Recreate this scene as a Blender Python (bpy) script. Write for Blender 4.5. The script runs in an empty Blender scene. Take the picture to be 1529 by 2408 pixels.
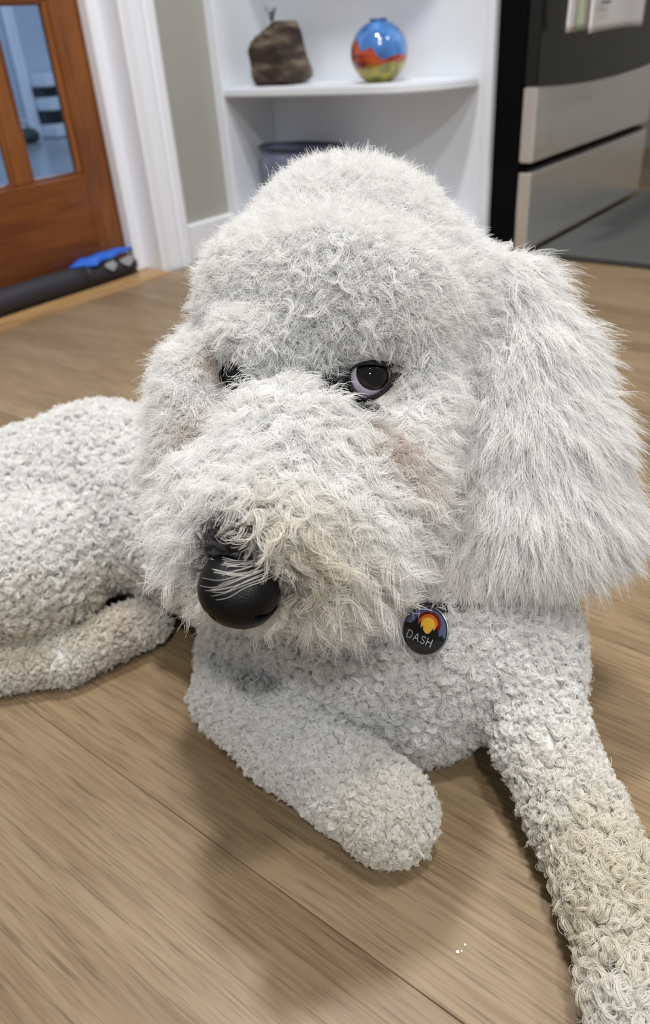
import bpy, bmesh, math, random
import numpy as np
from mathutils import Vector, Matrix

rng = np.random.default_rng(7)
random.seed(7)
sc = bpy.context.scene
COL = sc.collection
R = math.radians

# ------------------------------------------------------------------ camera
FRAME_W, FRAME_H, FPX = 1529, 2408, 1780.0
PITCH, ROLL, YAW = R(32.26), R(-4.2), R(39.68)
CAM = np.array([0.0, 0.0, 0.44])
_fh = np.array([math.cos(YAW), math.sin(YAW), 0]); _rh = np.array([math.sin(YAW), -math.cos(YAW), 0]); _z = np.array([0, 0, 1.0])
FW = _fh * math.cos(PITCH) - _z * math.sin(PITCH)
_up = _fh * math.sin(PITCH) + _z * math.cos(PITCH)
RT = _rh * math.cos(ROLL) + _up * math.sin(ROLL)
UP = -_rh * math.sin(ROLL) + _up * math.cos(ROLL)
cam_d = bpy.data.cameras.new('camera'); cam = bpy.data.objects.new('camera', cam_d); COL.objects.link(cam)
m = Matrix.Identity(4)
for i in range(3):
    m[i][0], m[i][1], m[i][2], m[i][3] = RT[i], UP[i], -FW[i], CAM[i]
cam.matrix_world = m
cam_d.sensor_fit = 'VERTICAL'; cam_d.sensor_height = 24.0; cam_d.lens = FPX / FRAME_H * 24.0
cam_d.clip_start = 0.02; cam_d.clip_end = 60
cam_d.dof.use_dof = True; cam_d.dof.focus_distance = 0.405; cam_d.dof.aperture_fstop = 5.4
sc.camera = cam

# ------------------------------------------------------------------ world, lamps, exposure
w = bpy.data.worlds.new('world'); sc.world = w; w.use_nodes = True
bg = w.node_tree.nodes['Background']; bg.inputs['Color'].default_value = (0.90, 0.95, 1.0, 1); bg.inputs['Strength'].default_value = 0.27
def downlight_or_fill(x, y, power, size=0.16, z=2.39, col=(1.0, 0.98, 0.965)):
    l = bpy.data.lights.new('downlight_or_fill', 'AREA'); l.shape = 'DISK'; l.size = size; l.energy = power; l.color = col
    o = bpy.data.objects.new('downlight_or_fill', l); o.location = (x, y, z); COL.objects.link(o)
downlight_or_fill(0.60, 0.64, 25)
downlight_or_fill(0.14, -0.16, 15)
downlight_or_fill(-0.85, -0.90, 24)  # added fill, unseen behind the camera, to brighten the foreleg and face
downlight_or_fill(1.25, -0.85, 10)
sc.view_settings.view_transform = 'Standard'; sc.view_settings.look = 'None'
sc.view_settings.gamma = 1; sc.view_settings.use_curve_mapping = False
sc.view_settings.exposure = 0.44
sc.cycles.diffuse_bounces = 6; sc.cycles.transmission_bounces = 6; sc.cycles.max_bounces = 7; sc.cycles.transparent_max_bounces = 8
sc.cycles.use_adaptive_sampling = True; sc.cycles.adaptive_threshold = 0.12

def ray(px, py): return FW + RT * ((px - FRAME_W / 2) / FPX) - UP * ((py - FRAME_H / 2) / FPX)
def P(px, py, d): return CAM + ray(px, py) * d             # a point d metres in front of the lens
def PZ(px, py, z): r = ray(px, py); return CAM + r * ((z - CAM[2]) / r[2])   # a point at height z

# ------------------------------------------------------------------ helpers
def srgb(r, g, b):
    f = lambda c: (c / 255 / 12.92) if c / 255 <= 0.04045 else ((c / 255 + 0.055) / 1.055) ** 2.4
    return (f(r), f(g), f(b), 1)
def mat(name, col, rough=0.5, metal=0.0, spec=0.5, noise=0.0, nscale=(30, 30, 30), bump=0.0, col2=None, coat=0.0):
    m = bpy.data.materials.new(name); m.use_nodes = True; nt = m.node_tree; b = nt.nodes['Principled BSDF']
    b.inputs['Base Color'].default_value = col; b.inputs['Roughness'].default_value = rough
    b.inputs['Metallic'].default_value = metal; b.inputs['Specular IOR Level'].default_value = spec; b.inputs['Coat Weight'].default_value = coat
    tc = nt.nodes.new('ShaderNodeTexCoord'); mp = nt.nodes.new('ShaderNodeMapping'); mp.inputs['Scale'].default_value = nscale
    nt.links.new(tc.outputs['Object'], mp.inputs['Vector'])
    n = nt.nodes.new('ShaderNodeTexNoise'); n.inputs['Scale'].default_value = 1; n.inputs['Detail'].default_value = 5
    nt.links.new(mp.outputs[0], n.inputs['Vector'])
    mx = nt.nodes.new('ShaderNodeMix'); mx.data_type = 'RGBA'
    c2 = col2 or tuple([c * (1 - noise) for c in col[:3]] + [1])
    mx.inputs['A'].default_value = col; mx.inputs['B'].default_value = c2
    nt.links.new(n.outputs['Fac'], mx.inputs['Factor']); nt.links.new(mx.outputs['Result'], b.inputs['Base Color'])
    if bump:
        bp = nt.nodes.new('ShaderNodeBump'); bp.inputs['Strength'].default_value = bump; bp.inputs['Distance'].default_value = 0.002
        nt.links.new(n.outputs['Fac'], bp.inputs['Height']); nt.links.new(bp.outputs[0], b.inputs['Normal'])
    return m
def ramp(nt, stops):
    r = nt.nodes.new('ShaderNodeValToRGB'); e = r.color_ramp.elements
    while len(e) < len(stops): e.new(0.5)
    for k, (p, c) in zip(e, stops): k.position = p; k.color = c
    return r
def wood(name, c_light, c_mid, c_dark, axis, rough=0.4, pores=0.35, stretch=14.0, scale=26.0, bump=0.15, coat=0.0, grain=8):
    """grain running along `axis` of object space, another piece of the board on every object"""
    m = bpy.data.materials.new(name); m.use_nodes = True; nt = m.node_tree; L = nt.links; b = nt.nodes['Principled BSDF']
    tc = nt.nodes.new('ShaderNodeTexCoord'); oi = nt.nodes.new('ShaderNodeObjectInfo')
    off = nt.nodes.new('ShaderNodeVectorMath'); off.operation = 'MULTIPLY_ADD'
    L.new(oi.outputs['Random'], off.inputs[0]); off.inputs[1].default_value = (37.0, 53.0, 71.0); L.new(tc.outputs['Object'], off.inputs[2])
    def nz(sc_across, sc_along, detail, dist=0.0):
        mp = nt.nodes.new('ShaderNodeMapping'); s = [sc_across] * 3; s[axis] = sc_along; mp.inputs['Scale'].default_value = s
        L.new(off.outputs[0], mp.inputs['Vector']); n = nt.nodes.new('ShaderNodeTexNoise')
        n.inputs['Scale'].default_value = 1; n.inputs['Detail'].default_value = detail; n.inputs['Distortion'].default_value = dist
        L.new(mp.outputs[0], n.inputs['Vector']); return n.outputs['Fac']
    broad = nz(scale * 0.5, scale * 0.5 / 5, 4, 1.0); fine = nz(scale * grain, scale * grain / stretch / 1.8, 3, 0.2); pore = nz(scale * 24, scale * 24 / 30, 1)
    r1 = ramp(nt, [(0.30, c_dark), (0.50, c_mid), (0.72, c_light)]); L.new(broad, r1.inputs[0])
    r2 = ramp(nt, [(0.36, (0.70, 0.66, 0.62, 1)), (0.58, (1, 1, 1, 1))]); L.new(fine, r2.inputs[0])
    r3 = ramp(nt, [(0.30, (1 - pores, 1 - pores, 1 - pores, 1)), (0.40, (1, 1, 1, 1))]); L.new(pore, r3.inputs[0])
    def mul(a, bb, f):
        x = nt.nodes.new('ShaderNodeMix'); x.data_type = 'RGBA'; x.blend_type = 'MULTIPLY'; x.inputs['Factor'].default_value = f
        L.new(a, x.inputs['A']); L.new(bb, x.inputs['B']); return x.outputs['Result']
    c = mul(mul(r1.outputs[0], r2.outputs[0], 0.8), r3.outputs[0], 1.0)
    hv = nt.nodes.new('ShaderNodeHueSaturation'); L.new(c, hv.inputs['Color'])
    mr = nt.nodes.new('ShaderNodeMapRange'); mr.inputs['To Min'].default_value = 0.90; mr.inputs['To Max'].default_value = 1.08
    L.new(oi.outputs['Random'], mr.inputs['Value']); L.new(mr.outputs[0], hv.inputs['Value']); L.new(hv.outputs[0], b.inputs['Base Color'])
    b.inputs['Roughness'].default_value = rough; b.inputs['Coat Weight'].default_value = coat; b.inputs['Specular IOR Level'].default_value = 0.35
    bp = nt.nodes.new('ShaderNodeBump'); bp.inputs['Strength'].default_value = bump; bp.inputs['Distance'].default_value = 0.0006
    L.new(fine, bp.inputs['Height']); L.new(bp.outputs[0], b.inputs['Normal'])
    return m

def tag(o, label=None, cat=None, group=None, kind=None):
    if label: o['label'] = label
    if cat: o['category'] = cat
    if group: o['group'] = group
    if kind: o['kind'] = kind
    return o
def empty(name, loc, label, cat, group=None):
    o = bpy.data.objects.new(name, None); o.empty_display_size = 0.05; o.location = loc; COL.objects.link(o)
    return tag(o, label, cat, group)
def wloc(o):
    v = Vector((0, 0, 0))
    while o is not None: v += o.location; o = o.parent
    return v
def link(name, me, material, parent=None, origin=None):
    """one mesh object; vertices are given in world space"""
    if material is not None:
        for mm in (material if isinstance(material, (list, tuple)) else [material]): me.materials.append(mm)
    o = bpy.data.objects.new(name, me); COL.objects.link(o)
    if origin is None and parent is None: origin = (0, 0, 0)
    base = Vector(origin) if origin is not None else wloc(parent)
    if base.length > 0: me.transform(Matrix.Translation(-base))
    if parent is not None:
        o.parent = parent; o.location = base - wloc(parent)
    else: o.location = base
    return o
def box(name, lo, hi, material, parent=None, bevel=0.0, seg=2, origin=None):
    lo = Vector(lo); hi = Vector(hi); bm = bmesh.new()
    r = bmesh.ops.create_cube(bm, size=1.0)
    d = hi - lo; c = (hi + lo) / 2
    for v in bm.verts: v.co = Vector((v.co.x * d.x, v.co.y * d.y, v.co.z * d.z)) + c
    if bevel: bmesh.ops.bevel(bm, geom=bm.edges[:], offset=min(bevel, min(d) * 0.45), segments=seg, affect='EDGES', profile=0.5)
    me = bpy.data.meshes.new(name); bm.to_mesh(me); bm.free()
    if bevel: me.shade_smooth_by_angle(R(40)) if hasattr(me, 'shade_smooth_by_angle') else None
    return link(name, me, material, parent, origin)
def pydata(name, verts, faces, material, parent=None, smooth=True, origin=None):
    me = bpy.data.meshes.new(name); me.from_pydata([tuple(map(float, v)) for v in verts], [], [tuple(map(int, f)) for f in faces]); me.update()
    if smooth: me.polygons.foreach_set('use_smooth', [True] * len(me.polygons))
    return link(name, me, material, parent, origin)
def prism(name, pts, lo, hi, axis, material, parent=None, bevel=0.0, origin=None):
    """polygon pts (2D, in the two axes other than `axis`, in order) extruded along axis"""
    bm = bmesh.new(); o2 = [i for i in range(3) if i != axis]
    vs = []
    for p in pts:
        c = [0, 0, 0]; c[o2[0]], c[o2[1]] = p; c[axis] = lo; vs.append(bm.verts.new(c))
    f = bm.faces.new(vs); e = bmesh.ops.extrude_face_region(bm, geom=[f])
    dv = Vector((0, 0, 0)); dv[axis] = hi - lo
    bmesh.ops.translate(bm, vec=dv, verts=[v for v in e['geom'] if isinstance(v, bmesh.types.BMVert)])
    bmesh.ops.recalc_face_normals(bm, faces=bm.faces)
    if bevel:
        bmesh.ops.bevel(bm, geom=bm.edges[:], offset=bevel, segments=2, affect='EDGES', clamp_overlap=True)
    me = bpy.data.meshes.new(name); bm.to_mesh(me); bm.free()
    return link(name, me, material, parent, origin)
def tube(name, pts, rad, material, parent=None, n=10, closed=False, origin=None):
    pts = [np.array(p, float) for p in pts]; N = len(pts); rads = rad if hasattr(rad, '__len__') else [rad] * N
    V = []; F = []; a = None
    for i in range(N):
        t = pts[(i + 1) % N] - pts[i - 1] if closed else pts[min(i + 1, N - 1)] - pts[max(i - 1, 0)]
        t = t / np.linalg.norm(t)
        if a is None: a = np.cross(t, [0.31, 0.22, 0.92]); 
        a = a - t * (a @ t); a /= np.linalg.norm(a); b = np.cross(t, a)
        for k in range(n):
            an = 2 * math.pi * k / n; V.append(pts[i] + rads[i] * (math.cos(an) * a + math.sin(an) * b))
    for i in range(N if closed else N - 1):
        j = (i + 1) % N
        for k in range(n): F.append((i * n + k, i * n + (k + 1) % n, j * n + (k + 1) % n, j * n + k))
    if not closed: F.append(tuple(range(n - 1, -1, -1))); F.append(tuple((N - 1) * n + k for k in range(n)))
    return pydata(name, V, F, material, parent, origin=origin)
def lathe(name, prof, centre, material, parent=None, n=40, origin=None, squash=(1, 1), rot=0.0):
    V = []; F = []; c = np.array(centre, float)
    for r, z in prof:
        for k in range(n):
            a = 2 * math.pi * k / n; x, y = r * math.cos(a) * squash[0], r * math.sin(a) * squash[1]
            V.append(c + np.array([x * math.cos(rot) - y * math.sin(rot), x * math.sin(rot) + y * math.cos(rot), z]))
    for i in range(len(prof) - 1):
        for k in range(n): F.append((i * n + k, i * n + (k + 1) % n, (i + 1) * n + (k + 1) % n, (i + 1) * n + k))
    F.append(tuple(range(n - 1, -1, -1))); F.append(tuple((len(prof) - 1) * n + k for k in range(n)))
    return pydata(name, V, F, material, parent, origin=origin)

# ------------------------------------------------------------------ signed-distance solids -> one continuous mesh (surface nets)
def sd_cone(p, a, b, ra, rb, flat=None):
    a = np.asarray(a, float); b = np.asarray(b, float)
    if flat is not None:
        n, s = flat; n = np.asarray(n, float)
        p = p + ((p - a) @ n)[..., None] * n * (s - 1); b = b + ((b - a) @ n) * n * (s - 1)
    d = b - a; L = d @ d
    t = np.clip(((p - a) @ d) / L, 0, 1) if L > 1e-12 else np.zeros(p.shape[:-1])
    r = ra + (rb - ra) * t
    return np.linalg.norm(p - a - t[..., None] * d, axis=-1) - r
def smin(a, b, k):
    h = np.clip(0.5 + 0.5 * (b - a) / k, 0, 1)
    return b * (1 - h) + a * h - k * h * (1 - h)
class Field:
    def __init__(self, k): self.pr = []; self.k = k
    def add(self, region, a, b, ra, rb, flat=None, k=None): self.pr.append((region, np.asarray(a, float), np.asarray(b, float), ra, rb, flat, k or self.k))
    def __call__(self, p):
        D = np.full(p.shape[:-1], 0.2)
        for (_, a, b, ra, rb, fl, k) in self.pr: D = smin(D, sd_cone(p, a, b, ra, rb, fl), k)
        return D
    def region(self, p):
        best = np.full(len(p), 9.0); reg = np.zeros(len(p), int)
        for (g, a, b, ra, rb, fl, k) in self.pr:
            d = sd_cone(p, a, b, ra, rb, fl); s = d < best; best[s] = d[s]; reg[s] = g
        return reg
    def grid(self, lo, hi, h):
        n = np.ceil((hi - lo) / h).astype(int) + 1
        D = np.full(n, 0.2, np.float32); ax = [lo[i] + h * np.arange(n[i]) for i in range(3)]
        for (_, a, b, ra, rb, fl, k) in self.pr:
            mr = max(ra, rb) + 0.05
            s = []
            for i in range(3):
                i0 = max(0, int((min(a[i], b[i]) - mr - lo[i]) / h)); i1 = min(n[i], int((max(a[i], b[i]) + mr - lo[i]) / h) + 2); s.append(slice(i0, i1))
            if any(q.stop <= q.start for q in s): continue
            X = np.stack(np.meshgrid(*[ax[i][s[i]] for i in range(3)], indexing='ij'), -1)
            D[tuple(s)] = smin(D[tuple(s)], sd_cone(X, a, b, ra, rb, fl), k)
        return D
    def hit(self, px, py, d0=0.25, d1=1.3):
        r = ray(px, py); t = d0
        for _ in range(200):
            v = float(self((CAM + r * t)[None])[0])
            if v < 1e-4: break
            t += v * 0.6 / np.linalg.norm(r)
            if t > d1: return None
        return CAM + r * t
    def normal(self, p):
        e = 5e-4; g = np.zeros_like(p)
        for i in range(3):
            q = np.zeros(3); q[i] = e; g[:, i] = self(p + q) - self(p - q)
        return g / np.maximum(np.linalg.norm(g, axis=1, keepdims=True), 1e-9)
def surface_nets(D, lo, h):
    S = D < 0
    c = [S[i:S.shape[0] - 1 + i, j:S.shape[1] - 1 + j, k:S.shape[2] - 1 + k] for i in (0, 1) for j in (0, 1) for k in (0, 1)]
    cnt = sum(x.astype(np.int8) for x in c); act = (cnt > 0) & (cnt < 8)
    idx = -np.ones(act.shape, np.int64); I = np.argwhere(act); idx[act] = np.arange(len(I))
    acc = np.zeros((len(I), 3)); num = np.zeros(len(I))
    cor = [(i, j, k) for i in (0, 1) for j in (0, 1) for k in (0, 1)]
    val = {q: D[I[:, 0] + q[0], I[:, 1] + q[1], I[:, 2] + q[2]].astype(float) for q in cor}
    for a in cor:
        for ax in range(3):
            if a[ax] == 0:
                b = list(a); b[ax] = 1; b = tuple(b); va, vb = val[a], val[b]; x = (va < 0) != (vb < 0)
                t = np.where(x, va / np.where(x, va - vb, 1), 0)
                p = np.array(a, float)[None].repeat(len(I), 0); p[:, ax] += t
                acc[x] += p[x]; num[x] += 1
    V = lo + h * (I + acc / num[:, None])
    Fs = []
    for ax in range(3):
        u, v = [(1, 2), (2, 0), (0, 1)][ax]
        s0 = [slice(0, -1)] * 3; s1 = [slice(0, -1)] * 3; s1[ax] = slice(1, None)
        A, B = S[tuple(s0)], S[tuple(s1)]; 
        E = np.argwhere(A != B); E = E[(E[:, u] > 0) & (E[:, v] > 0)]
        fl = A[E[:, 0], E[:, 1], E[:, 2]]
        def at(du, dv):
            q = E.copy(); q[:, u] -= du; q[:, v] -= dv; return idx[q[:, 0], q[:, 1], q[:, 2]]
        Q = np.stack([at(1, 1), at(0, 1), at(0, 0), at(1, 0)], 1)
        Q[~fl] = Q[~fl][:, ::-1]; Fs.append(Q[(Q >= 0).all(1)])
    return V, np.concatenate(Fs)

# ================================================================== SETTING
M_wall = mat('grey_green_wall_paint', srgb(164, 164, 156), 0.6, noise=0.05, nscale=(6, 6, 6))
M_white = mat('white_gloss_paint', srgb(238, 241, 248), 0.35, noise=0.03, nscale=(20, 20, 4))
M_shelfw = mat('white_cabinet_paint', srgb(226, 231, 238), 0.4, noise=0.03, nscale=(15, 15, 15))
M_ceil = mat('white_ceiling_paint', srgb(238, 238, 236), 0.8, noise=0.02)
M_sub = mat('dark_subfloor', srgb(70, 55, 40), 0.8, noise=0.2)
M_plank = wood('light_oak_floor', srgb(154, 135, 107), srgb(143, 123, 95), srgb(126, 106, 80), 1, rough=0.42, pores=0.34, grain=15)
M_strip = wood('oak_threshold', srgb(196, 160, 112), srgb(180, 144, 98), srgb(150, 116, 76), 0, rough=0.4)

floor = box('floor', (-1.2, -1.6, -0.03), (3.2, 1.375, -0.0065), M_sub); tag(floor, kind='structure')
PW, PL = 0.162, 1.22
bm = bmesh.new(); bmesh.ops.create_cube(bm, size=1.0)
for v in bm.verts: v.co = Vector((v.co.x * (PW - 0.0003), v.co.y * (PL - 0.0006), v.co.z * 0.007 - 0.0035))
bmesh.ops.bevel(bm, geom=[e for e in bm.edges if all(v.co.z > -0.001 for v in e.verts)], offset=0.0005, segments=1, affect='EDGES')
plank_me = bpy.data.meshes.new('plank'); bm.to_mesh(plank_me); bm.free(); plank_me.materials.append(M_plank)
for i in range(-8, 19):
    x = 0.179 + PW * i + PW / 2
    y1 = 1.375 - (0.345 if i == 3 else ((i * 0.437 + 0.11) % 1.0) * PL)    # the joint in view lies in the fourth row
    ys = []
    y = y1
    if y1 < 1.37: ys.append((y1, 1.375))
    while y > -1.6: ys.append((max(y - PL, -1.6), y)); y -= PL
    for (a, b_) in ys:
        if b_ - a < 0.05: continue
        full = abs((b_ - a) - PL) < 1e-6
        if full: me = plank_me
        else:
            me = plank_me.copy()
            for v in me.vertices: v.co.y = v.co.y * (b_ - a) / PL
        o = bpy.data.objects.new('plank', me); COL.objects.link(o); o.parent = floor
        o.location = (x, (a + b_) / 2, 0)

YW = 1.40                       # the plane of the wall with the door
wl = box('wall_left', (1.20, YW, 0), (3.2, YW + 0.12, 2.4), M_wall); tag(wl, kind='structure')
wl2 = box('wall_left', (-1.2, YW, 0), (0.30, YW + 0.12, 2.4), M_wall); tag(wl2, kind='structure')
wl3 = box('wall_left', (0.30, YW, 2.06), (1.20, YW + 0.12, 2.4), M_wall); tag(wl3, kind='structure')
wb = box('wall_back', (3.2, -1.6, 0), (3.3, YW + 0.12, 2.4), M_wall); tag(wb, kind='structure')
ce = box('ceiling', (-1.2, -1.6, 2.4), (3.3, YW + 0.12, 2.46), M_ceil); tag(ce, kind='structure')
bb = box('baseboard_left', (1.247, YW - 0.014, 0), (1.40, YW, 0.083), M_white, bevel=0.004); tag(bb, kind='structure')

# casing with a moulded profile, jamb, stop
def casing_x(x0, sgn):
    pr = [(0, 0), (0, -0.010), (0.004, -0.013), (0.020, -0.013), (0.024, -0.010), (0.028, -0.013), (0.052, -0.017), (0.060, -0.014), (0.064, -0.018), (0.082, -0.020), (0.088, -0.017), (0.088, 0)]
    return [(x0 + sgn * px, YW + py) for px, py in pr]
ca = prism('trim_1', casing_x(1.160, 1), 0, 2.1, 2, M_white); tag(ca, kind='structure')
jb = box('trim_2', (1.162, YW - 0.012, 0), (1.20, YW + 0.12, 2.06), M_white, bevel=0.002); tag(jb, kind='structure')
stp = box('trim_3', (1.131, 1.447, 0), (1.163, 1.478, 2.03), M_white, bevel=0.005); tag(stp, kind='structure')
jb2 = box('trim_4', (0.30, YW, 0), (0.34, YW + 0.12, 2.06), M_white, bevel=0.002); tag(jb2, kind='structure')
thr = prism('trim_5', [(1.364, -0.002), (1.365, 0.0018), (1.370, 0.0028), (1.3735, 0.0028), (1.3745, 0.0010), (1.3765, 0.0010), (1.3775, 0.0034), (1.426, 0.0036), (1.432, 0.002), (1.432, -0.002)], 0.30, 1.158, 0, M_strip); tag(thr, kind='structure')

# the door
M_door_v = wood('stained_door_upright', srgb(150, 92, 44), srgb(124, 72, 32), srgb(92, 50, 22), 2, rough=0.35, pores=0.15, stretch=10, scale=18, coat=0.2)
M_door_h = wood('stained_door_rail', srgb(140, 82, 38), srgb(112, 62, 27), srgb(80, 42, 18), 0, rough=0.35, pores=0.15, stretch=10, scale=18, coat=0.2)
M_glass = bpy.data.materials.new('door_glass'); M_glass.use_nodes = True
b = M_glass.node_tree.nodes['Principled BSDF']; b.inputs['Base Color'].default_value = (0.86, 0.92, 1, 1); b.inputs['Roughness'].default_value = 0.03
b.inputs['Transmission Weight'].default_value = 1.0; b.inputs['IOR'].default_value = 1.02
nn = M_glass.node_tree.nodes.new('ShaderNodeTexNoise'); nn.inputs['Scale'].default_value = 9
mrr = M_glass.node_tree.nodes.new('ShaderNodeMapRange'); mrr.inputs['To Min'].default_value = 0.01; mrr.inputs['To Max'].default_value = 0.04
M_glass.node_tree.links.new(nn.outputs['Fac'], mrr.inputs['Value']); M_glass.node_tree.links.new(mrr.outputs[0], b.inputs['Roughness'])
YD = 1.481; DT = 0.038
door = tag(bpy.data.objects.new('door_1', None), kind='structure'); door.location = (1.15, YD, 0.012); COL.objects.link(door)
X0d, X1d = 0.345, 1.165
G0, G1, Zr = 0.462, 1.063, 0.219
box('stile', (G1 + 0.005, YD, 0.012), (X1d, YD + DT, 2.03), M_door_v, door, bevel=0.003)
box('stile', (X0d, YD, 0.012), (G0 - 0.005, YD + DT, 2.03), M_door_v, door, bevel=0.003)
box('bottom_rail', (G0 - 0.005, YD, 0.012), (G1 + 0.005, YD + DT, Zr), M_door_h, door, bevel=0.003)
box('top_rail', (G0 - 0.005, YD, 1.92), (G1 + 0.005, YD + DT, 2.03), M_door_h, door, bevel=0.003)
pane_w = (G1 - G0 - 3 * 0.042) / 4; xs = [G1 - k * (pane_w + 0.042) for k in range(4)]
pane_h = (1.92 - Zr - 4 * 0.042) / 5
for k in range(3):
    xa = xs[k] - pane_w - 0.042
    box('muntin', (xa + 0.004, YD + 0.004, Zr), (xa + 0.038, YD + DT - 0.004, 1.92), M_door_v, door, bevel=0.003)
for r_ in range(1, 5):
    za = Zr + r_ * pane_h + (r_ - 1) * 0.042
    for k in range(4): box('muntin', (xs[k] - pane_w - 0.003, YD + 0.004, za + 0.004), (xs[k] + 0.003, YD + DT - 0.004, za + 0.038), M_door_h, door, bevel=0.003)
for r_ in range(5):
    z0 = Zr + r_ * (pane_h + 0.042)
    for k in range(4):
        xa, xb = xs[k] - pane_w, xs[k]
        pn = box('pane', (xa - 0.002, YD + 0.017, z0 - 0.002), (xb + 0.002, YD + 0.021, z0 + pane_h + 0.002), M_glass, door)
        for (lo, hi, mm) in (((xa - 0.006, z0), (xa + 0.007, z0 + pane_h), M_door_v), ((xb - 0.007, z0), (xb + 0.006, z0 + pane_h), M_door_v),
                             ((xa, z0 - 0.006), (xb, z0 + 0.007), M_door_h), ((xa, z0 + pane_h - 0.007), (xb, z0 + pane_h + 0.006), M_door_h)):
            box('glazing_bead', (lo[0], YD + 0.005, lo[1]), (hi[0], YD + 0.0165, hi[1]), mm, pn, bevel=0.004)

# the room beyond the glass
M_far_floor = mat('grey_floor_beyond', srgb(150, 152, 158), 0.22, noise=0.25, nscale=(3, 1, 1))
M_far_wall = mat('pale_wall_beyond', srgb(196, 204, 216), 0.6, noise=0.04)
M_dark = mat('dark_grey_fabric', srgb(62, 70, 72), 0.7, noise=0.2)
ff = box('floor', (-2.5, 1.52, -0.03), (5.5, 6.4, -0.002), M_far_floor); tag(ff, kind='structure')
thb = box('trim_6', (0.3, 1.432, -0.03), (1.2, 1.52, 0.0), M_strip); tag(thb, kind='structure')
fwl = box('wall_far', (-2.5, 4.62, 0), (5.5, 4.74, 2.4), M_far_wall); tag(fwl, kind='structure')
fws = box('wall_far_side', (5.4, 1.52, 0), (5.5, 4.62, 2.4), M_far_wall); tag(fws, kind='structure')
fcl = box('ceiling', (-2.5, 1.52, 2.4), (5.5, 6.4, 2.46), M_ceil); tag(fcl, kind='structure')
fbb = box('baseboard_far', (-2.5, 4.60, 0), (5.4, 4.62, 0.10), M_white, bevel=0.005); tag(fbb, kind='structure')
fl = bpy.data.lights.new('far_room_daylight', 'AREA'); fl.shape = 'RECTANGLE'; fl.size = 1.2; fl.size_y = 1.2; fl.energy = 34; fl.color = (0.56, 0.74, 1.0)  # unseen overhead panel added to stand in for the far room's bluish daylight
flo = bpy.data.objects.new('far_room_daylight', fl); flo.location = (2.2, 3.0, 2.38); COL.objects.link(flo)
trf = prism('trim_7', [(2.985, 4.60), (2.985, 4.585), (3.0, 4.578), (3.055, 4.582), (3.062, 4.60)], 0, 2.1, 2, M_white); tag(trf, kind='structure')
ls = empty('low_shelf', (3.35, 4.52, 0), 'low white slatted shelf with dark gaps against the far wall beyond the glass', 'shelf')
for z_ in (0.0, 0.145, 0.27): box('board', (3.068, 4.44, z_ + 0.003), (3.70, 4.598, z_ + 0.07), M_white, ls, bevel=0.004)
box('dark_back', (3.07, 4.53, 0.02), (3.69, 4.596, 0.33), M_dark, ls)
bx_ = empty('dark_bag', (2.88, 4.5, 0), 'dark bag on the floor of the room beyond the glass door', 'bag')
lathe('bag_body', [(0.05, 0), (0.075, 0.01), (0.08, 0.04), (0.06, 0.065), (0.03, 0.075)], (2.87, 4.47, 0.0), M_dark, bx_, n=20); tube('bag_handle', [(2.84, 4.47, 0.07), (2.85, 4.47, 0.10), (2.89, 4.47, 0.10), (2.90, 4.47, 0.07)], 0.006, M_dark, bx_)

# ================================================================== SHELF UNIT
XS, XB = 1.40, 1.565
su = empty('shelf_unit', (1.56, 1.1, 0), 'white open end shelf unit with rounded shelves between grey wall and range', 'shelf unit')
box('back_panel', (XB, 0.79, 0.0), (XB + 0.016, YW, 0.90), M_shelfw, su, bevel=0.0015)
box('edge_strip', (XB - 0.004, 0.786, 0.0), (XB + 0.016, 0.806, 0.90), M_shelfw, su, bevel=0.003)
box('side_panel', (XS, YW - 0.030, 0.0), (XB, YW, 0.90), M_shelfw, su, bevel=0.003)
def shelf_outline(x0, y0):
    pts = [(XB, YW - 0.03), (x0, YW - 0.03), (x0, 0.955)]
    for k in range(1, 13):
        a = k / 12 * math.pi / 2
        pts.append((x0 + (XB - x0) * (1 - math.cos(a)) , 0.955 - (0.955 - y0) * math.sin(a)))
    return pts
for zt in (0.07, 0.349, 0.77):
    prism('shelf', shelf_outline(XS, 0.815), zt - 0.019, zt, 2, M_shelfw, su, bevel=0.004)
box('top_board', (XS, 0.80, 0.882), (XB, YW - 0.03, 0.90), M_shelfw, su, bevel=0.003)

# rock with a little ornament on top
M_rock = bpy.data.materials.new('brown_rock'); M_rock.use_nodes = True
nt = M_rock.node_tree; b = nt.nodes['Principled BSDF']; tc = nt.nodes.new('ShaderNodeTexCoord'); mp = nt.nodes.new('ShaderNodeMapping')
mp.inputs['Rotation'].default_value = (R(35), 0, 0); mp.inputs['Scale'].default_value = (12, 14, 60); nt.links.new(tc.outputs['Object'], mp.inputs[0])
n = nt.nodes.new('ShaderNodeTexNoise'); n.inputs['Scale'].default_value = 1; n.inputs['Detail'].default_value = 6; nt.links.new(mp.outputs[0], n.inputs['Vector'])
rp = ramp(nt, [(0.3, srgb(26, 18, 16)), (0.5, srgb(62, 46, 37)), (0.7, srgb(124, 114, 96))]); nt.links.new(n.outputs['Fac'], rp.inputs[0]); nt.links.new(rp.outputs[0], b.inputs['Base Color'])
b.inputs['Roughness'].default_value = 0.75
bp = nt.nodes.new('ShaderNodeBump'); bp.inputs['Distance'].default_value = 0.004; bp.inputs['Strength'].default_value = 0.8; nt.links.new(n.outputs['Fac'], bp.inputs['Height']); nt.links.new(bp.outputs[0], b.inputs['Normal'])
M_chrome = mat('silver_wire', srgb(150, 150, 158), 0.3, metal=0.8, noise=0.1)
XR = 1.475
rock = empty('rock', (XR, 1.25, 0.349), 'jagged dark brown rock with upright silver ornament standing on the white shelf', 'rock')
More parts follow.
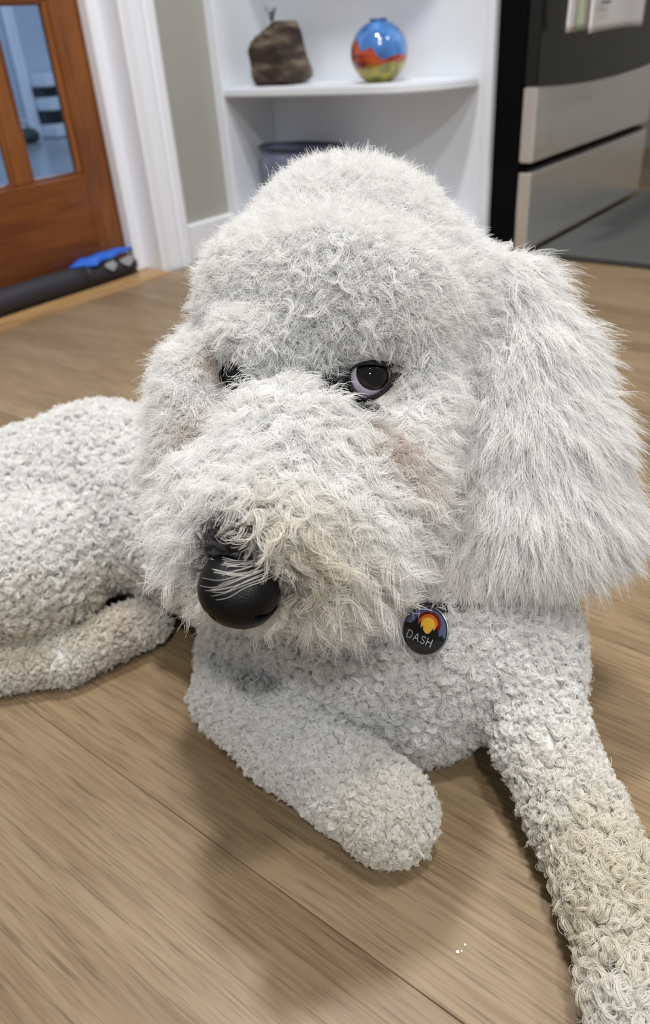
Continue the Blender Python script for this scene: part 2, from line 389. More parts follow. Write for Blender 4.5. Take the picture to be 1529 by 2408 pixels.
def rock_mesh():
    # outline in (Y, Z) seen from the front, thickness along X
    out = [(1.325, 0.002), (1.333, 0.022), (1.329, 0.040), (1.334, 0.078), (1.316, 0.098), (1.290, 0.112), (1.262, 0.124), (1.235, 0.130), (1.226, 0.118), (1.214, 0.070), (1.196, 0.026), (1.198, 0.010), (1.215, 0.004), (1.245, 0.008), (1.262, 0.000), (1.290, 0.001)]
    V = []; F = []; rr = np.random.default_rng(3); N = len(out); c = np.array([1.265, 0.062])
    for (dx, sc_) in ((-0.052, 0.80), (-0.040, 0.97), (0.0, 1.03), (0.040, 0.95), (0.055, 0.78)):
        for (y, z) in out:
            q = c + (np.array([y, z]) - c) * (sc_ + rr.uniform(-0.03, 0.03))
            V.append((XR + dx * 0.9 + rr.uniform(-0.005, 0.005), 1.256 + (q[0] - 1.265) * 0.86, 0.3492 + max(0, q[1]) * 0.90))
    for s in range(4):
        for k in range(N): F.append((s * N + k, s * N + (k + 1) % N, (s + 1) * N + (k + 1) % N, (s + 1) * N + k))
    F.append(tuple(range(N - 1, -1, -1))); F.append(tuple(4 * N + k for k in range(N)))
    return V, F
V, F = rock_mesh()
me = bpy.data.meshes.new('stone'); me.from_pydata(V, [], F); me.update()
bm = bmesh.new(); bm.from_mesh(me); bmesh.ops.recalc_face_normals(bm, faces=bm.faces); bmesh.ops.triangulate(bm, faces=[f for f in bm.faces if len(f.verts) > 4]); bmesh.ops.subdivide_edges(bm, edges=bm.edges[:], cuts=2, use_grid_fill=True, fractal=0.35, seed=4, smooth=0.2)
for v in bm.verts: v.co.z = max(v.co.z, 0.3494)
bm.to_mesh(me); bm.free(); link('stone', me, M_rock, rock)
orn_base = np.array([XR, 1.272, 0.349 + 0.094])
orn = tube('ornament', [orn_base, orn_base + [0, -0.001, 0.026]], [0.006, 0.0045], M_chrome, rock)
for dy, dz in ((0.013, 0.050), (0.004, 0.046), (-0.005, 0.046), (-0.013, 0.050)):
    tube('prong', [orn_base + [0, 0, 0.026], orn_base + [0.001, dy * 0.55, 0.042], orn_base + [0, dy, dz]], [0.0036, 0.003, 0.0036], M_chrome, orn, n=8)

# painted globe vase
M_globe = bpy.data.materials.new('painted_landscape_glaze'); M_globe.use_nodes = True
nt = M_globe.node_tree; L = nt.links; b = nt.nodes['Principled BSDF']; b.inputs['Roughness'].default_value = 0.12; b.inputs['Coat Weight'].default_value = 0.6
tc = nt.nodes.new('ShaderNodeTexCoord'); sx = nt.nodes.new('ShaderNodeSeparateXYZ'); L.new(tc.outputs['Object'], sx.inputs[0])
def nz(scale, det, vec=None, sc3=None):
    n = nt.nodes.new('ShaderNodeTexNoise'); n.inputs['Scale'].default_value = scale; n.inputs['Detail'].default_value = det
    if sc3:
        mp = nt.nodes.new('ShaderNodeMapping'); mp.inputs['Scale'].default_value = sc3; L.new(tc.outputs['Object'], mp.inputs[0]); L.new(mp.outputs[0], n.inputs['Vector'])
    else: L.new(tc.outputs['Object'], n.inputs['Vector'])
    return n.outputs['Fac']
def math_(op, a, bb):
    x = nt.nodes.new('ShaderNodeMath'); x.operation = op
    for i, q in enumerate((a, bb)):
        if isinstance(q, (int, float)): x.inputs[i].default_value = q
        else: L.new(q, x.inputs[i])
    return x.outputs[0]
def mixc(f, a, bb):
    x = nt.nodes.new('ShaderNodeMix'); x.data_type = 'RGBA'; L.new(f, x.inputs['Factor'])
    for k, q in (('A', a), ('B', bb)):
        if isinstance(q, tuple): x.inputs[k].default_value = q
        else: L.new(q, x.inputs[k])
    return x.outputs['Result']
zz_ = sx.outputs['Z']; yy_ = sx.outputs['Y']
sky = ramp(nt, [(0.35, srgb(40, 84, 150)), (0.55, srgb(74, 128, 196)), (0.75, srgb(120, 170, 226))]); L.new(nz(28, 4), sky.inputs[0])
peak = nt.nodes.new('ShaderNodeTexWave'); peak.wave_type = 'BANDS'; peak.bands_direction = 'Y'; peak.wave_profile = 'TRI'; peak.inputs['Scale'].default_value = 8.5; peak.inputs['Distortion'].default_value = 1.5; peak.inputs['Detail'].default_value = 1; L.new(tc.outputs['Object'], peak.inputs['Vector'])
tilt = math_('MULTIPLY', yy_, 0.42)
red_top = math_('ADD', math_('ADD', math_('MULTIPLY', peak.outputs['Fac'], 0.016), 0.054), tilt)
grn_top = math_('ADD', math_('ADD', math_('MULTIPLY', nz(30, 2), 0.016), 0.020), math_('MULTIPLY', yy_, -0.12))
def below(z, thr_):
    x = nt.nodes.new('ShaderNodeMath'); x.operation = 'LESS_THAN'; L.new(z, x.inputs[0]); L.new(thr_, x.inputs[1]); return x.outputs[0]
red = ramp(nt, [(0.35, srgb(96, 34, 18)), (0.55, srgb(176, 70, 36)), (0.7, srgb(206, 104, 50))]); L.new(nz(1, 4, sc3=(20, 20, 80)), red.inputs[0])
grn = ramp(nt, [(0.35, srgb(84, 96, 42)), (0.5, srgb(176, 160, 46)), (0.66, srgb(120, 122, 50))]); L.new(nz(40, 3), grn.inputs[0])
c = mixc(below(zz_, red_top), sky.outputs[0], red.outputs[0]); c = mixc(below(zz_, grn_top), c, grn.outputs[0]); L.new(c, b.inputs['Base Color'])
gl = empty('globe_vase', (1.470, 0.992, 0.3493), 'round glazed vase painted with blue sky and red mountains on the white shelf', 'vase')
prof = []
for k in range(0, 25):
    a = -math.pi / 2 + 0.42 + k / 24 * (math.pi - 0.42 - 0.22); prof.append((0.0572 * math.cos(a), 0.0522 + 0.0560 * math.sin(a)))
z0 = prof[0][1]
prof = [(r_, z_ - z0) for r_, z_ in prof]
lathe('painted_body', prof, (1.470, 0.992, 0.3493), M_globe, gl, n=56)
lathe('rim', [(0.012, prof[-1][1] - 0.001), (0.017, prof[-1][1] - 0.001), (0.017, prof[-1][1] + 0.003), (0.012, prof[-1][1] + 0.003)], (1.470, 0.992, 0.3493), mat('glazed_rim_blue', srgb(60, 88, 150), 0.2), gl, n=24)

# blue-grey bowl on the lower shelf
M_bowl = mat('mottled_blue_grey_glaze', srgb(150, 158, 184), 0.35, nscale=(40, 40, 40), col2=srgb(70, 80, 112), bump=0.2)
M_rim = mat('dark_blue_rim', srgb(34, 40, 58), 0.3, noise=0.2)
bw = empty('oval_bowl', (1.485, 1.23, 0.07), 'mottled blue grey oval pot with dark rim on lower white shelf', 'pot')
prof = [(0.055, 0.0), (0.062, 0.006), (0.085, 0.05), (0.098, 0.10), (0.100, 0.135), (0.099, 0.152), (0.094, 0.152), (0.093, 0.13), (0.078, 0.05), (0.05, 0.012)]
lathe('pot_wall', prof, (1.482, 1.222, 0.0702), M_bowl, bw, n=48, squash=(0.62, 1.16))
rimv = [(1.482 + 0.062 * math.cos(a), 1.222 + 0.115 * math.sin(a), 0.2225) for a in np.linspace(0, 2 * math.pi, 48, endpoint=False)]
tube('rim', rimv, 0.0042, M_rim, bw, n=8, closed=True)

# ================================================================== RANGE
M_black = mat('black_enamel', srgb(6, 6, 9), 0.45, noise=0.2, spec=0.1)
M_steel = bpy.data.materials.new('brushed_stainless'); M_steel.use_nodes = True
nt = M_steel.node_tree; b = nt.nodes['Principled BSDF']; b.inputs['Metallic'].default_value = 0.85; b.inputs['Base Color'].default_value = srgb(240, 239, 240); b.inputs['Roughness'].default_value = 0.3
tc = nt.nodes.new('ShaderNodeTexCoord'); mp = nt.nodes.new('ShaderNodeMapping'); mp.inputs['Scale'].default_value = (4, 4, 900); nt.links.new(tc.outputs['Object'], mp.inputs[0])
n = nt.nodes.new('ShaderNodeTexNoise'); n.inputs['Scale'].default_value = 1; nt.links.new(mp.outputs[0], n.inputs['Vector'])
mrr = nt.nodes.new('ShaderNodeMapRange'); mrr.inputs['To Min'].default_value = 0.24; mrr.inputs['To Max'].default_value = 0.34; nt.links.new(n.outputs['Fac'], mrr.inputs['Value']); nt.links.new(mrr.outputs[0], b.inputs['Roughness'])
M_oven = mat('black_oven_glass', srgb(22, 22, 22), 0.1, noise=0.1, spec=0.5)
YR = 0.70; XR0, XR1 = 1.582, 2.31
rg = empty('range', ((XR0 + XR1) / 2, 1.05, 0), 'stainless steel kitchen range with black sides and dark oven glass', 'range')
box('range_body', (XR0, YR + 0.030, 0.0), (XR1, 1.385, 0.905), M_black, rg, bevel=0.003)
box('toe_panel', (XR0 + 0.02, YR + 0.02, 0.0), (XR1 - 0.02, YR + 0.032, 0.012), M_black, rg)
arc = [(XR0 + 0.002 + k / 24 * (XR1 - XR0 - 0.004), 0.3135 + 0.0125 * ((k / 12 - 1) ** 2)) for k in range(25)]
zg0, zg1 = 0.1895, 0.171
od = prism('oven_door', [(XR0 + 0.002, zg0), (XR1 - 0.002, zg0)] + arc[::-1], YR, YR + 0.028, 1, M_steel, rg, bevel=0.003)
box('stainless_edge', (XR0 + 0.0005, YR + 0.004, zg0 + 0.002), (XR0 + 0.0025, YR + 0.027, arc[0][1] - 0.002), M_steel, od)
prism('oven_glass', arc + [(XR1 - 0.002, 0.74), (XR0 + 0.002, 0.74)], YR + 0.0012, YR + 0.028, 1, M_oven, od, bevel=0.002)
hd = tube('oven_handle', [(XR0 + 0.06, YR, 0.665), (XR0 + 0.06, YR - 0.045, 0.665), (XR0 + 0.075, YR - 0.058, 0.665), (XR0 + 0.36, YR - 0.066, 0.665), (XR1 - 0.075, YR - 0.058, 0.665), (XR1 - 0.06, YR - 0.045, 0.665), (XR1 - 0.06, YR, 0.665)], 0.011, M_steel, od, n=14)
box('control_panel', (XR0 + 0.002, YR + 0.004, 0.752), (XR1 - 0.002, YR + 0.03, 0.90), M_steel, rg, bevel=0.004)
dr = box('drawer', (XR0 + 0.002, YR, 0.014), (XR1 - 0.002, YR + 0.028, zg1), M_steel, rg, bevel=0.003)
box('drawer_lip', (XR0 + 0.004, YR + 0.012, zg1 - 0.001), (XR1 - 0.004, YR + 0.028, zg1 + 0.007), M_black, dr)
ct = box('cooktop', (XR0 - 0.002, YR + 0.005, 0.905), (XR1 + 0.002, 1.39, 0.918), M_black, rg, bevel=0.003)

# towel on the oven handle
M_towel = mat('white_cotton_towel', srgb(226, 222, 222), 0.9, noise=0.06, nscale=(150, 150, 150), bump=0.4)
M_green = mat('pale_green_stripe', srgb(176, 186, 160), 0.9, noise=0.1)
M_mark = mat('grey_print', srgb(120, 122, 122), 0.9, noise=0.1)
tw = empty('dish_towel', (1.86, YR - 0.08, 0.43), 'white dish towel with pale green stripe hanging on the oven handle', 'towel')
def sheet(name, x0, x1, zlo, zhi, y, thick, material, parent, amp=0.004, ph=0.0, nx=28, nz_=24, skew=0.0):
    V = []; F = []
    for s in (0, 1):
        for j in range(nz_ + 1):
            for i in range(nx + 1):
                u, v = i / nx, j / nz_; f = 1 - v
                V.append((x0 + (x1 - x0) * u + skew * f, y + amp * math.sin(u * 9 + ph) * f + 0.004 * f * math.sin(u * 3 + ph) + s * thick, zlo + (zhi - zlo) * v + 0.004 * f * math.sin(u * 2.5)))
    S = (nx + 1) * (nz_ + 1); a = lambda s, i, j: s * S + j * (nx + 1) + i
    for j in range(nz_):
        for i in range(nx):
            F.append((a(0, i, j), a(0, i + 1, j), a(0, i + 1, j + 1), a(0, i, j + 1))); F.append((a(1, i, j), a(1, i, j + 1), a(1, i + 1, j + 1), a(1, i + 1, j)))
    for i in range(nx): F.append((a(0, i, 0), a(1, i, 0), a(1, i + 1, 0), a(0, i + 1, 0))); F.append((a(0, i, nz_), a(0, i + 1, nz_), a(1, i + 1, nz_), a(1, i, nz_)))
    for j in range(nz_): F.append((a(0, 0, j), a(0, 0, j + 1), a(1, 0, j + 1), a(1, 0, j))); F.append((a(0, nx, j), a(1, nx, j), a(1, nx, j + 1), a(0, nx, j + 1)))
    return pydata(name, V, F, material, parent)
TX0, TX1, TZ, TY = 1.503, 1.832, 0.412, YR - 0.098
sheet('back_fold', TX0, TX1 - 0.03, TZ + 0.002, 0.686, TY + 0.008, 0.004, M_towel, tw, ph=1.0)
fr = sheet('front_fold', TX0 + 0.048, TX1, TZ - 0.002, 0.686, TY - 0.008, 0.005, M_towel, tw, amp=0.003)
sheet('green_stripe', TX0 + 0.026, TX0 + 0.042, TZ + 0.001, 0.684, TY + 0.0055, 0.0015, M_green, tw, ph=1.0, amp=0.0005, nx=4)
box('towel_top', (TX0 + 0.01, TY - 0.008, 0.6785), (TX1 - 0.01, YR - 0.045, 0.690), M_towel, tw, bevel=0.006, seg=3)
for k in range(4): box('printed_mark', (1.580 + k * 0.012, TY - 0.0125, 0.452 + (k % 2) * 0.002), (1.589 + k * 0.012, TY - 0.011, 0.458), M_mark, fr)

# mat in front of the range
M_mat = mat('dark_grey_rubber_mat', srgb(84, 87, 86), 0.6, noise=0.18, nscale=(120, 120, 120), bump=0.3)
M_matedge = mat('black_mat_edge', srgb(44, 46, 46), 0.6, noise=0.1)
mt = empty('floor_mat', (2.0, 0.4, 0), 'dark grey cushioned kitchen mat lying on oak floor before the range', 'mat')
box('mat_top', (1.608, -0.15, 0.006), (2.35, 0.688, 0.013), M_mat, mt, bevel=0.005, seg=3)
box('mat_base', (1.602, -0.155, 0.0002), (2.355, 0.692, 0.0078), M_matedge, mt, bevel=0.003)

# black roll and blue cloth at the door's foot
M_roll = mat('black_quilted_fabric', srgb(44, 43, 52), 0.6, noise=0.3, nscale=(60, 60, 60), bump=0.3)
M_blue = mat('bright_blue_cloth', srgb(40, 104, 214), 0.55, noise=0.25, nscale=(25, 25, 25), bump=0.6)
M_grey_tag = mat('pale_grey_plastic', srgb(150, 154, 156), 0.5, noise=0.1)
ro = empty('draft_roll', (0.9, 1.453, 0.008), 'black rolled fabric tube lying along foot of stained wooden door', 'draft stopper')
tube('roll', [(x, 1.4485 + 0.001 * math.sin(x * 17), 0.0262 + 0.001 * math.sin(x * 23)) for x in np.linspace(0.36, 0.985, 20)], [0.0245] * 20, M_roll, ro, n=20)
rr = np.random.default_rng(5)
tube('gathered_end', [(0.983, 1.4485, 0.0262), (0.995, 1.4470, 0.025), (1.008, 1.4460, 0.023), (1.03, 1.4460, 0.024), (1.046, 1.4470, 0.020), (1.062, 1.4460, 0.023), (1.09, 1.4470, 0.022), (1.112, 1.4470, 0.023), (1.126, 1.4470, 0.022)], [0.0245, 0.0225, 0.0195, 0.0205, 0.0165, 0.0200, 0.0185, 0.019, 0.012], M_roll, ro, n=18)
bl = empty('blue_cloth', (1.02, 1.458, 0.045), 'bright blue cloth bundle lying on the black roll at the door corner', 'cloth')
V = []; F = []; NX, NA = 26, 16
for i in range(NX + 1):
    u = i / NX; x = 0.955 + 0.180 * u; rr_ = 0.020 * (math.sin(math.pi * min(1, max(0.02, u)) ** 0.75) ** 0.6) + 0.001
    for k in range(NA):
        a = 2 * math.pi * k / NA; wv = 1 + 0.14 * math.sin(5 * a + 9 * u) + 0.10 * math.sin(23 * u + 2 * a)
        V.append((x + 0.004 * math.sin(a * 3), 1.455 + 0.95 * rr_ * wv * math.cos(a), 0.044 + 0.010 * u + 0.62 * rr_ * wv * math.sin(a)))
for i in range(NX):
    for k in range(NA): F.append((i * NA + k, i * NA + (k + 1) % NA, (i + 1) * NA + (k + 1) % NA, (i + 1) * NA + k))
F.append(tuple(range(NA - 1, -1, -1))); F.append(tuple(NX * NA + k for k in range(NA)))
for k, (x, y, z) in enumerate(V):      # the cloth is draped over the roll
    dy, dz = y - 1.448, z - 0.0255; d_ = math.hypot(dy, dz)
    if d_ < 0.0268: V[k] = (x, 1.448 + dy / d_ * 0.0268, 0.0255 + dz / d_ * 0.0268)
pydata('bundle', V, F, M_blue, bl)
for (x, s) in ((1.045, 1.0), (1.09, 1.2)):
    V = [(x - 0.014 * s, 1.4275, 0.043), (x + 0.012 * s, 1.428, 0.046), (x + 0.016 * s, 1.4240, 0.036), (x + 0.002, 1.4215, 0.026), (x - 0.012 * s, 1.4240, 0.035)]
    V += [(a_, b_ + 0.003, c_) for a_, b_, c_ in V]
    pydata('pale_tab', V, [(0, 1, 2, 3, 4), (9, 8, 7, 6, 5)] + [(k, k + 5, (k + 1) % 5 + 5, (k + 1) % 5) for k in range(5)], M_grey_tag, bl, smooth=False)

# crumbs
M_crumb = mat('white_crumb', srgb(244, 242, 236), 0.7, noise=0.05)
for k, (px, py, s) in enumerate(((1076, 2239, 0.0011), (1094, 2221, 0.0008), (1086, 2236, 0.0005))):
    p = PZ(px, py, 0.0006); bm = bmesh.new(); bmesh.ops.create_icosphere(bm, subdivisions=1, radius=s)
    for v in bm.verts: v.co = Vector((v.co.x * random.uniform(0.7, 1.3), v.co.y * random.uniform(0.7, 1.3), v.co.z * 0.6))
    me = bpy.data.meshes.new('crumb'); bm.to_mesh(me); bm.free(); me.materials.append(M_crumb)
    o = bpy.data.objects.new('crumb', me); COL.objects.link(o); o.location = (p[0], p[1], s * 0.55)
    tag(o, ('largest white crumb on the oak floor between the front paws', 'small white crumb on the floor nearer the straight front leg', 'tiniest white crumb on the floor between two larger crumbs')[k], 'crumb', 'crumbs on the oak floor')

# ================================================================== DOG
HEAD, MUZZLE, EAR, BODY, LEG, CHEST = range(6)
fld = Field(0.018)
def chain(region, pts, flat=None, k=None):
    q = [(P(x, y, d), r * d / FPX) for x, y, d, r in pts]
    if len(q) == 1: q = q * 2
    for (a, ra), (b, rb) in zip(q[:-1], q[1:]): fld.add(region, a, b, ra, rb, flat, k)
def chain_z(region, pts, k=None):
    q = []
    for x, y, z, r in pts:
        p = PZ(x, y, z); d = (p - CAM) @ FW; q.append((p, r * d / FPX))
    for (a, ra), (b, rb) in zip(q[:-1], q[1:]): fld.add(region, a, b, ra, rb, None, k)
# trunk, chest, hind quarter
chain_z(BODY, [(880, 1440, 0.085, 260), (560, 1240, 0.086, 200), (250, 1165, 0.080, 190), (20, 1230, 0.072, 180), (-150, 1290, 0.065, 170)], k=0.03)
chain_z(BODY, [(225, 1245, 0.084, 100), (80, 1340, 0.072, 150), (-120, 1410, 0.058, 145)], k=0.02)
chain_z(LEG, [(-60, 1575, 0.020, 54), (160, 1540, 0.020, 56), (345, 1460, 0.022, 50)], k=0.008)
chain_z(CHEST, [(765, 1450, 0.060, 200), (1090, 1490, 0.070, 222)], k=0.03)
chain_z(CHEST, [(970, 1610, 0.036, 130), (985, 1668, 0.032, 112)], k=0.025)
chain_z(CHEST, [(560, 1560, 0.048, 82), (620, 1480, 0.068, 125)], k=0.03)
chain_z(CHEST, [(1240, 1500, 0.085, 100), (1250, 1560, 0.075, 95)], k=0.03)
chain(BODY, [(900, 1380, 0.55, 210), (840, 980, 0.50, 220)], k=0.03)
# front legs
chain_z(LEG, [(550, 1635, 0.040, 88), (680, 1732, 0.038, 104), (810, 1832, 0.034, 102), (900, 1900, 0.031, 99), (918, 1918, 0.030, 97)], k=0.005)
chain_z(LEG, [(1245, 1560, 0.075, 92), (1275, 1740, 0.050, 92), (1352, 1910, 0.032, 88), (1435, 2080, 0.028, 86), (1498, 2250, 0.027, 84), (1535, 2400, 0.027, 100), (1560, 2480, 0.026, 108)], k=0.014)
# head
chain(HEAD, [(797, 735, 0.480, 278), (812, 622, 0.490, 205)])
chain(HEAD, [(785, 598, 0.490, 152), (885, 605, 0.495, 158)])
chain(HEAD, [(645, 690, 0.470, 140), (980, 690, 0.490, 150)])
chain(HEAD, [(840, 790, 0.432, 60), (960, 800, 0.445, 60)], k=0.010)
chain(HEAD, [(560, 790, 0.430, 45), (640, 800, 0.425, 60)], k=0.010)
chain(HEAD, [(950, 950, 0.452, 105), (900, 1110, 0.432, 118)])
chain(HEAD, [(480, 900, 0.455, 90), (470, 1080, 0.450, 90)])
# muzzle
chain(MUZZLE, [(698, 940, 0.447, 88), (682, 1100, 0.406, 132), (625, 1265, 0.376, 130), (600, 1330, 0.370, 105)])
chain(MUZZLE, [(820, 1185, 0.408, 145), (790, 1275, 0.398, 145)])
chain(MUZZLE, [(530, 1180, 0.405, 110), (510, 1280, 0.395, 85)])
chain(MUZZLE, [(720, 1325, 0.395, 72), (790, 1315, 0.40, 70)])
chain(HEAD, [(1080, 720, 0.500, 110), (1090, 900, 0.505, 110), (1050, 1100, 0.505, 120)])
# ears
ear_n = np.cross(P(1450, 1200, 0.475) - P(1080, 1150, 0.47), P(1250, 1250, 0.475) - P(1180, 700, 0.48)); ear_n /= np.linalg.norm(ear_n)
chain(EAR, [(1190, 690, 0.492, 95), (1245, 860, 0.488, 130), (1262, 1020, 0.485, 160), (1265, 1180, 0.485, 185)], flat=(ear_n, 2.0), k=0.010)
chain(EAR, [(1180, 1180, 0.484, 120), (1145, 1290, 0.484, 90)], flat=(ear_n, 2.2), k=0.010)
chain(EAR, [(1322, 1180, 0.486, 120), (1390, 1225, 0.486, 88)], flat=(ear_n, 2.2), k=0.010)
chain(EAR, [(505, 800, 0.490, 50), (440, 940, 0.490, 58), (425, 1080, 0.490, 58), (430, 1200, 0.490, 50)], k=0.008)

chain(EAR, [(1150, 1240, 0.484, 85), (1085, 1305, 0.482, 68)], flat=(ear_n, 2.0), k=0.010)
allp = np.array([q for pr in fld.pr for q in (pr[1], pr[2])])
lo = allp.min(0) - 0.12; hi = allp.max(0) + 0.12; lo[2] = -0.012; H_ = 0.0042
# keep the flanks in front of the lens out: nothing of the dog reaches the camera
D = fld.grid(lo, hi, H_)
gz = lo[2] + H_ * np.arange(D.shape[2]); D = np.maximum(D, (0.0012 - gz)[None, None, :])       # lies flat on the floor
V, Fq = surface_nets(D, lo, H_)
dog_c = np.array([0.31, 0.36, 0.0])
M_skin = mat('undercoat', srgb(240, 236, 232), 0.9, nscale=(220, 220, 220), col2=srgb(222, 216, 212), bump=0.5, spec=0.1)
dog = pydata('dog', V, Fq, M_skin, None, origin=dog_c)
def paint_skin(spots):
    c = np.ones((len(V), 3)) * np.array([0.84, 0.82, 0.79])
    for q, s, col, f in spots:
        wg = (min(1, f * 1.15) * np.exp(-(((V - q) ** 2).sum(1) / (2 * (s * 0.8) ** 2)) ** 1.5)).clip(0, 1)[:, None]; c = c * (1 - wg) + col * wg
    a = dog.data.color_attributes.new('skin_colour', 'FLOAT_COLOR', 'POINT'); a.data.foreach_set('color', np.concatenate([c, np.ones((len(V), 1))], 1).astype(np.float32).ravel())
    nt = M_skin.node_tree; at = nt.nodes.new('ShaderNodeAttribute'); at.attribute_name = 'skin_colour'; mx = [n for n in nt.nodes if n.type == 'MIX'][0]
    nt.links.new(at.outputs['Color'], mx.inputs['A']); mx.inputs['B'].default_value = (0.5, 0.47, 0.45, 1)
    mu = nt.nodes.new('ShaderNodeMix'); mu.data_type = 'RGBA'; mu.blend_type = 'MULTIPLY'; mu.inputs['Factor'].default_value = 0.35; nt.links.new(at.outputs['Color'], mu.inputs['A']); nt.links.new(mx.inputs['Factor'].links[0].from_socket, mu.inputs['B'])
    nt.links.new(mu.outputs['Result'], nt.nodes['Principled BSDF'].inputs['Base Color'])
tag(dog, 'white curly poodle type dog lying on the oak floor looking sideways', 'dog')
N_ = fld.normal(V)
# ---- places on the surface
eye_r = fld.hit(868, 895); eye_l = fld.hit(553, 882)
def hitp(px, py): 
    h = fld.hit(px, py); return h if h is not None else P(px, py, 0.45)
def pxof(p):
    q = p - CAM; d = q @ FW; return FRAME_W / 2 + FPX * (q @ RT) / d, FRAME_H / 2 - FPX * (q @ UP) / d, d
def unit(v): return v / np.maximum(np.linalg.norm(v, axis=-1, keepdims=True), 1e-9)
# soft weights of the coat regions
def weights(p, s=0.007):
    d = np.full((len(p), 6), 0.3)
    for (g, a, b, ra, rb, fl, k) in fld.pr: d[:, g] = np.minimum(d[:, g], sd_cone(p, a, b, ra, rb, fl))
    e = np.exp(-(d - d.min(1, keepdims=True)) / s); return e / e.sum(1, keepdims=True)
tri = np.concatenate([Fq[:, [0, 1, 2]], Fq[:, [0, 2, 3]]])
ta, tb, tc_ = V[tri[:, 0]], V[tri[:, 1]], V[tri[:, 2]]
tarea = 0.5 * np.linalg.norm(np.cross(tb - ta, tc_ - ta), axis=1)
tcen = (ta + tb + tc_) / 3; tn = unit(N_[tri].sum(1)); tw_ = weights(tcen)
view = unit(CAM - tcen); facing = (tn * view).sum(1)
px_, py_, pd_ = pxof(tcen)
inframe = (px_ > -160) & (px_ < FRAME_W + 160) & (py_ < FRAME_H + 160)
visf = np.where(facing > -0.35, 1.0, 0.15) * np.where(inframe, 1.0, 0.3) * (tcen[:, 2] > 0.003)
NOSE_C = hitp(560, 1392); EYE_R = hitp(868, 895); EYE_L = hitp(556, 884)
wv_ = lambda q: unit((CAM - q)[None])[0]
TAG_C = hitp(1000, 1484)
guards = [(EYE_R + wv_(EYE_R) * 0.004, 0.0118), (EYE_R + wv_(EYE_R) * 0.012, 0.0110), (EYE_R + wv_(EYE_R) * 0.020, 0.0105), (EYE_L + wv_(EYE_L) * 0.003 - RT * 0.002, 0.0072), (EYE_L + wv_(EYE_L) * 0.010 - RT * 0.002, 0.0068), (EYE_L + wv_(EYE_L) * 0.018 - RT * 0.001, 0.0066),
          (NOSE_C + wv_(NOSE_C) * 0.002, 0.0172), (NOSE_C + wv_(NOSE_C) * 0.012 - UP * 0.006, 0.0145), (TAG_C + wv_(TAG_C) * 0.012, 0.0172), (TAG_C + wv_(TAG_C) * 0.022, 0.0165)] + [(TAG_C + wv_(TAG_C) * k, 0.0162) for k in (0.031, 0.040, 0.049, 0.058, 0.067, 0.076)]
def sample(region_density):
    dens = (tw_ * np.array(region_density)[None]).sum(1) * tarea * visf
    n = int(dens.sum()); k = rng.choice(len(tri), n, p=dens / dens.sum())
    u, v = rng.random(n), rng.random(n); s = u + v > 1; u[s], v[s] = 1 - u[s], 1 - v[s]
    p = ta[k] + u[:, None] * (tb[k] - ta[k]) + v[:, None] * (tc_[k] - ta[k])
    return p, unit(fld.normal(p))
def jit(n, s): return rng.normal(0, s, n)
# ---- colours of the coat
WHITE = np.array([0.94, 0.94, 0.93]); CREAM = np.array([0.82, 0.77, 0.65]); TAN = np.array([0.40, 0.25, 0.155]); BROWN = np.array([0.16, 0.085, 0.055]); DARK = np.array([0.035, 0.033, 0.036]); PINK = np.array([0.52, 0.38, 0.33])
stains = [(hitp(822, 1005), 0.0075, BROWN, 0.75), (hitp(870, 1050), 0.013, TAN, 0.6), (hitp(945, 1110), 0.016, TAN, 0.34), (hitp(985, 1230), 0.015, TAN, 0.5),
          (hitp(740, 1445), 0.016, TAN, 0.62), (hitp(665, 1440), 0.013, TAN, 0.55), (hitp(840, 1420), 0.014, TAN, 0.35), (hitp(500, 850), 0.0085, TAN, 0.50), (hitp(455, 1015), 0.012, TAN, 0.35),
          (hitp(430, 1400), 0.014, TAN, 0.50), (hitp(1090, 1150), 0.014, TAN, 0.22), (hitp(1075, 1300), 0.016, TAN, 0.20), (hitp(930, 1380), 0.014, TAN, 0.2),
          (hitp(790, 925), 0.0125, DARK, 0.97), (hitp(840, 965), 0.009, DARK, 0.92), (hitp(815, 890), 0.007, DARK, 0.8), (hitp(770, 900), 0.007, DARK, 0.5), (hitp(910, 905), 0.006, BROWN, 0.7), (hitp(925, 870), 0.005, BROWN, 0.6), (hitp(585, 885), 0.0075, DARK, 0.85), (hitp(570, 930), 0.007, DARK, 0.85), (hitp(528, 900), 0.006, BROWN, 0.6),
          (hitp(548, 1300), 0.0125, DARK, 0.97), (hitp(542, 1235), 0.009, DARK, 0.75), (hitp(600, 1330), 0.009, DARK, 0.95), (hitp(490, 1330), 0.008, DARK, 0.9), (hitp(660, 1380), 0.008, DARK, 0.6),
          (hitp(655, 1400), 0.007, DARK, 0.35), (hitp(365, 1375), 0.018, PINK, 0.55), (hitp(300, 1480), 0.02, PINK, 0.35)]
cream_spots = [(PZ(1430, 2120, 0.03), 0.085), (PZ(900, 1930, 0.03), 0.035), (PZ(230, 1480, 0.03), 0.06), (PZ(60, 1500, 0.04), 0.06), (hitp(700, 1300), 0.03)]
paint_skin(stains)
def coat(p, n):
    c = WHITE[None].repeat(n, 0) * (1 + jit((n, 1), 0.035))
    cr = np.zeros(n)
    for q, s in cream_spots: cr = np.maximum(cr, np.exp(-((p - q) ** 2).sum(1) / (2 * (s * 0.6) ** 2)))
    cr = np.clip(cr * (0.55 + 0.5 * rng.random(n)) + 0.08 * rng.random(n), 0, 1)[:, None]; c = c * (1 - cr) + CREAM * cr
    for q, s, col, f in stains:
        wgt = (f * np.exp(-(((p - q) ** 2).sum(1) / (2 * (s * 0.72) ** 2)) ** 1.3) * (0.55 + 0.6 * rng.random(n))).clip(0, 1)[:, None]; c = c * (1 - wgt) + col * wgt
    return np.clip(c, 0.01, 0.96)
M_fur = bpy.data.materials.new('white_coat'); M_fur.use_nodes = True
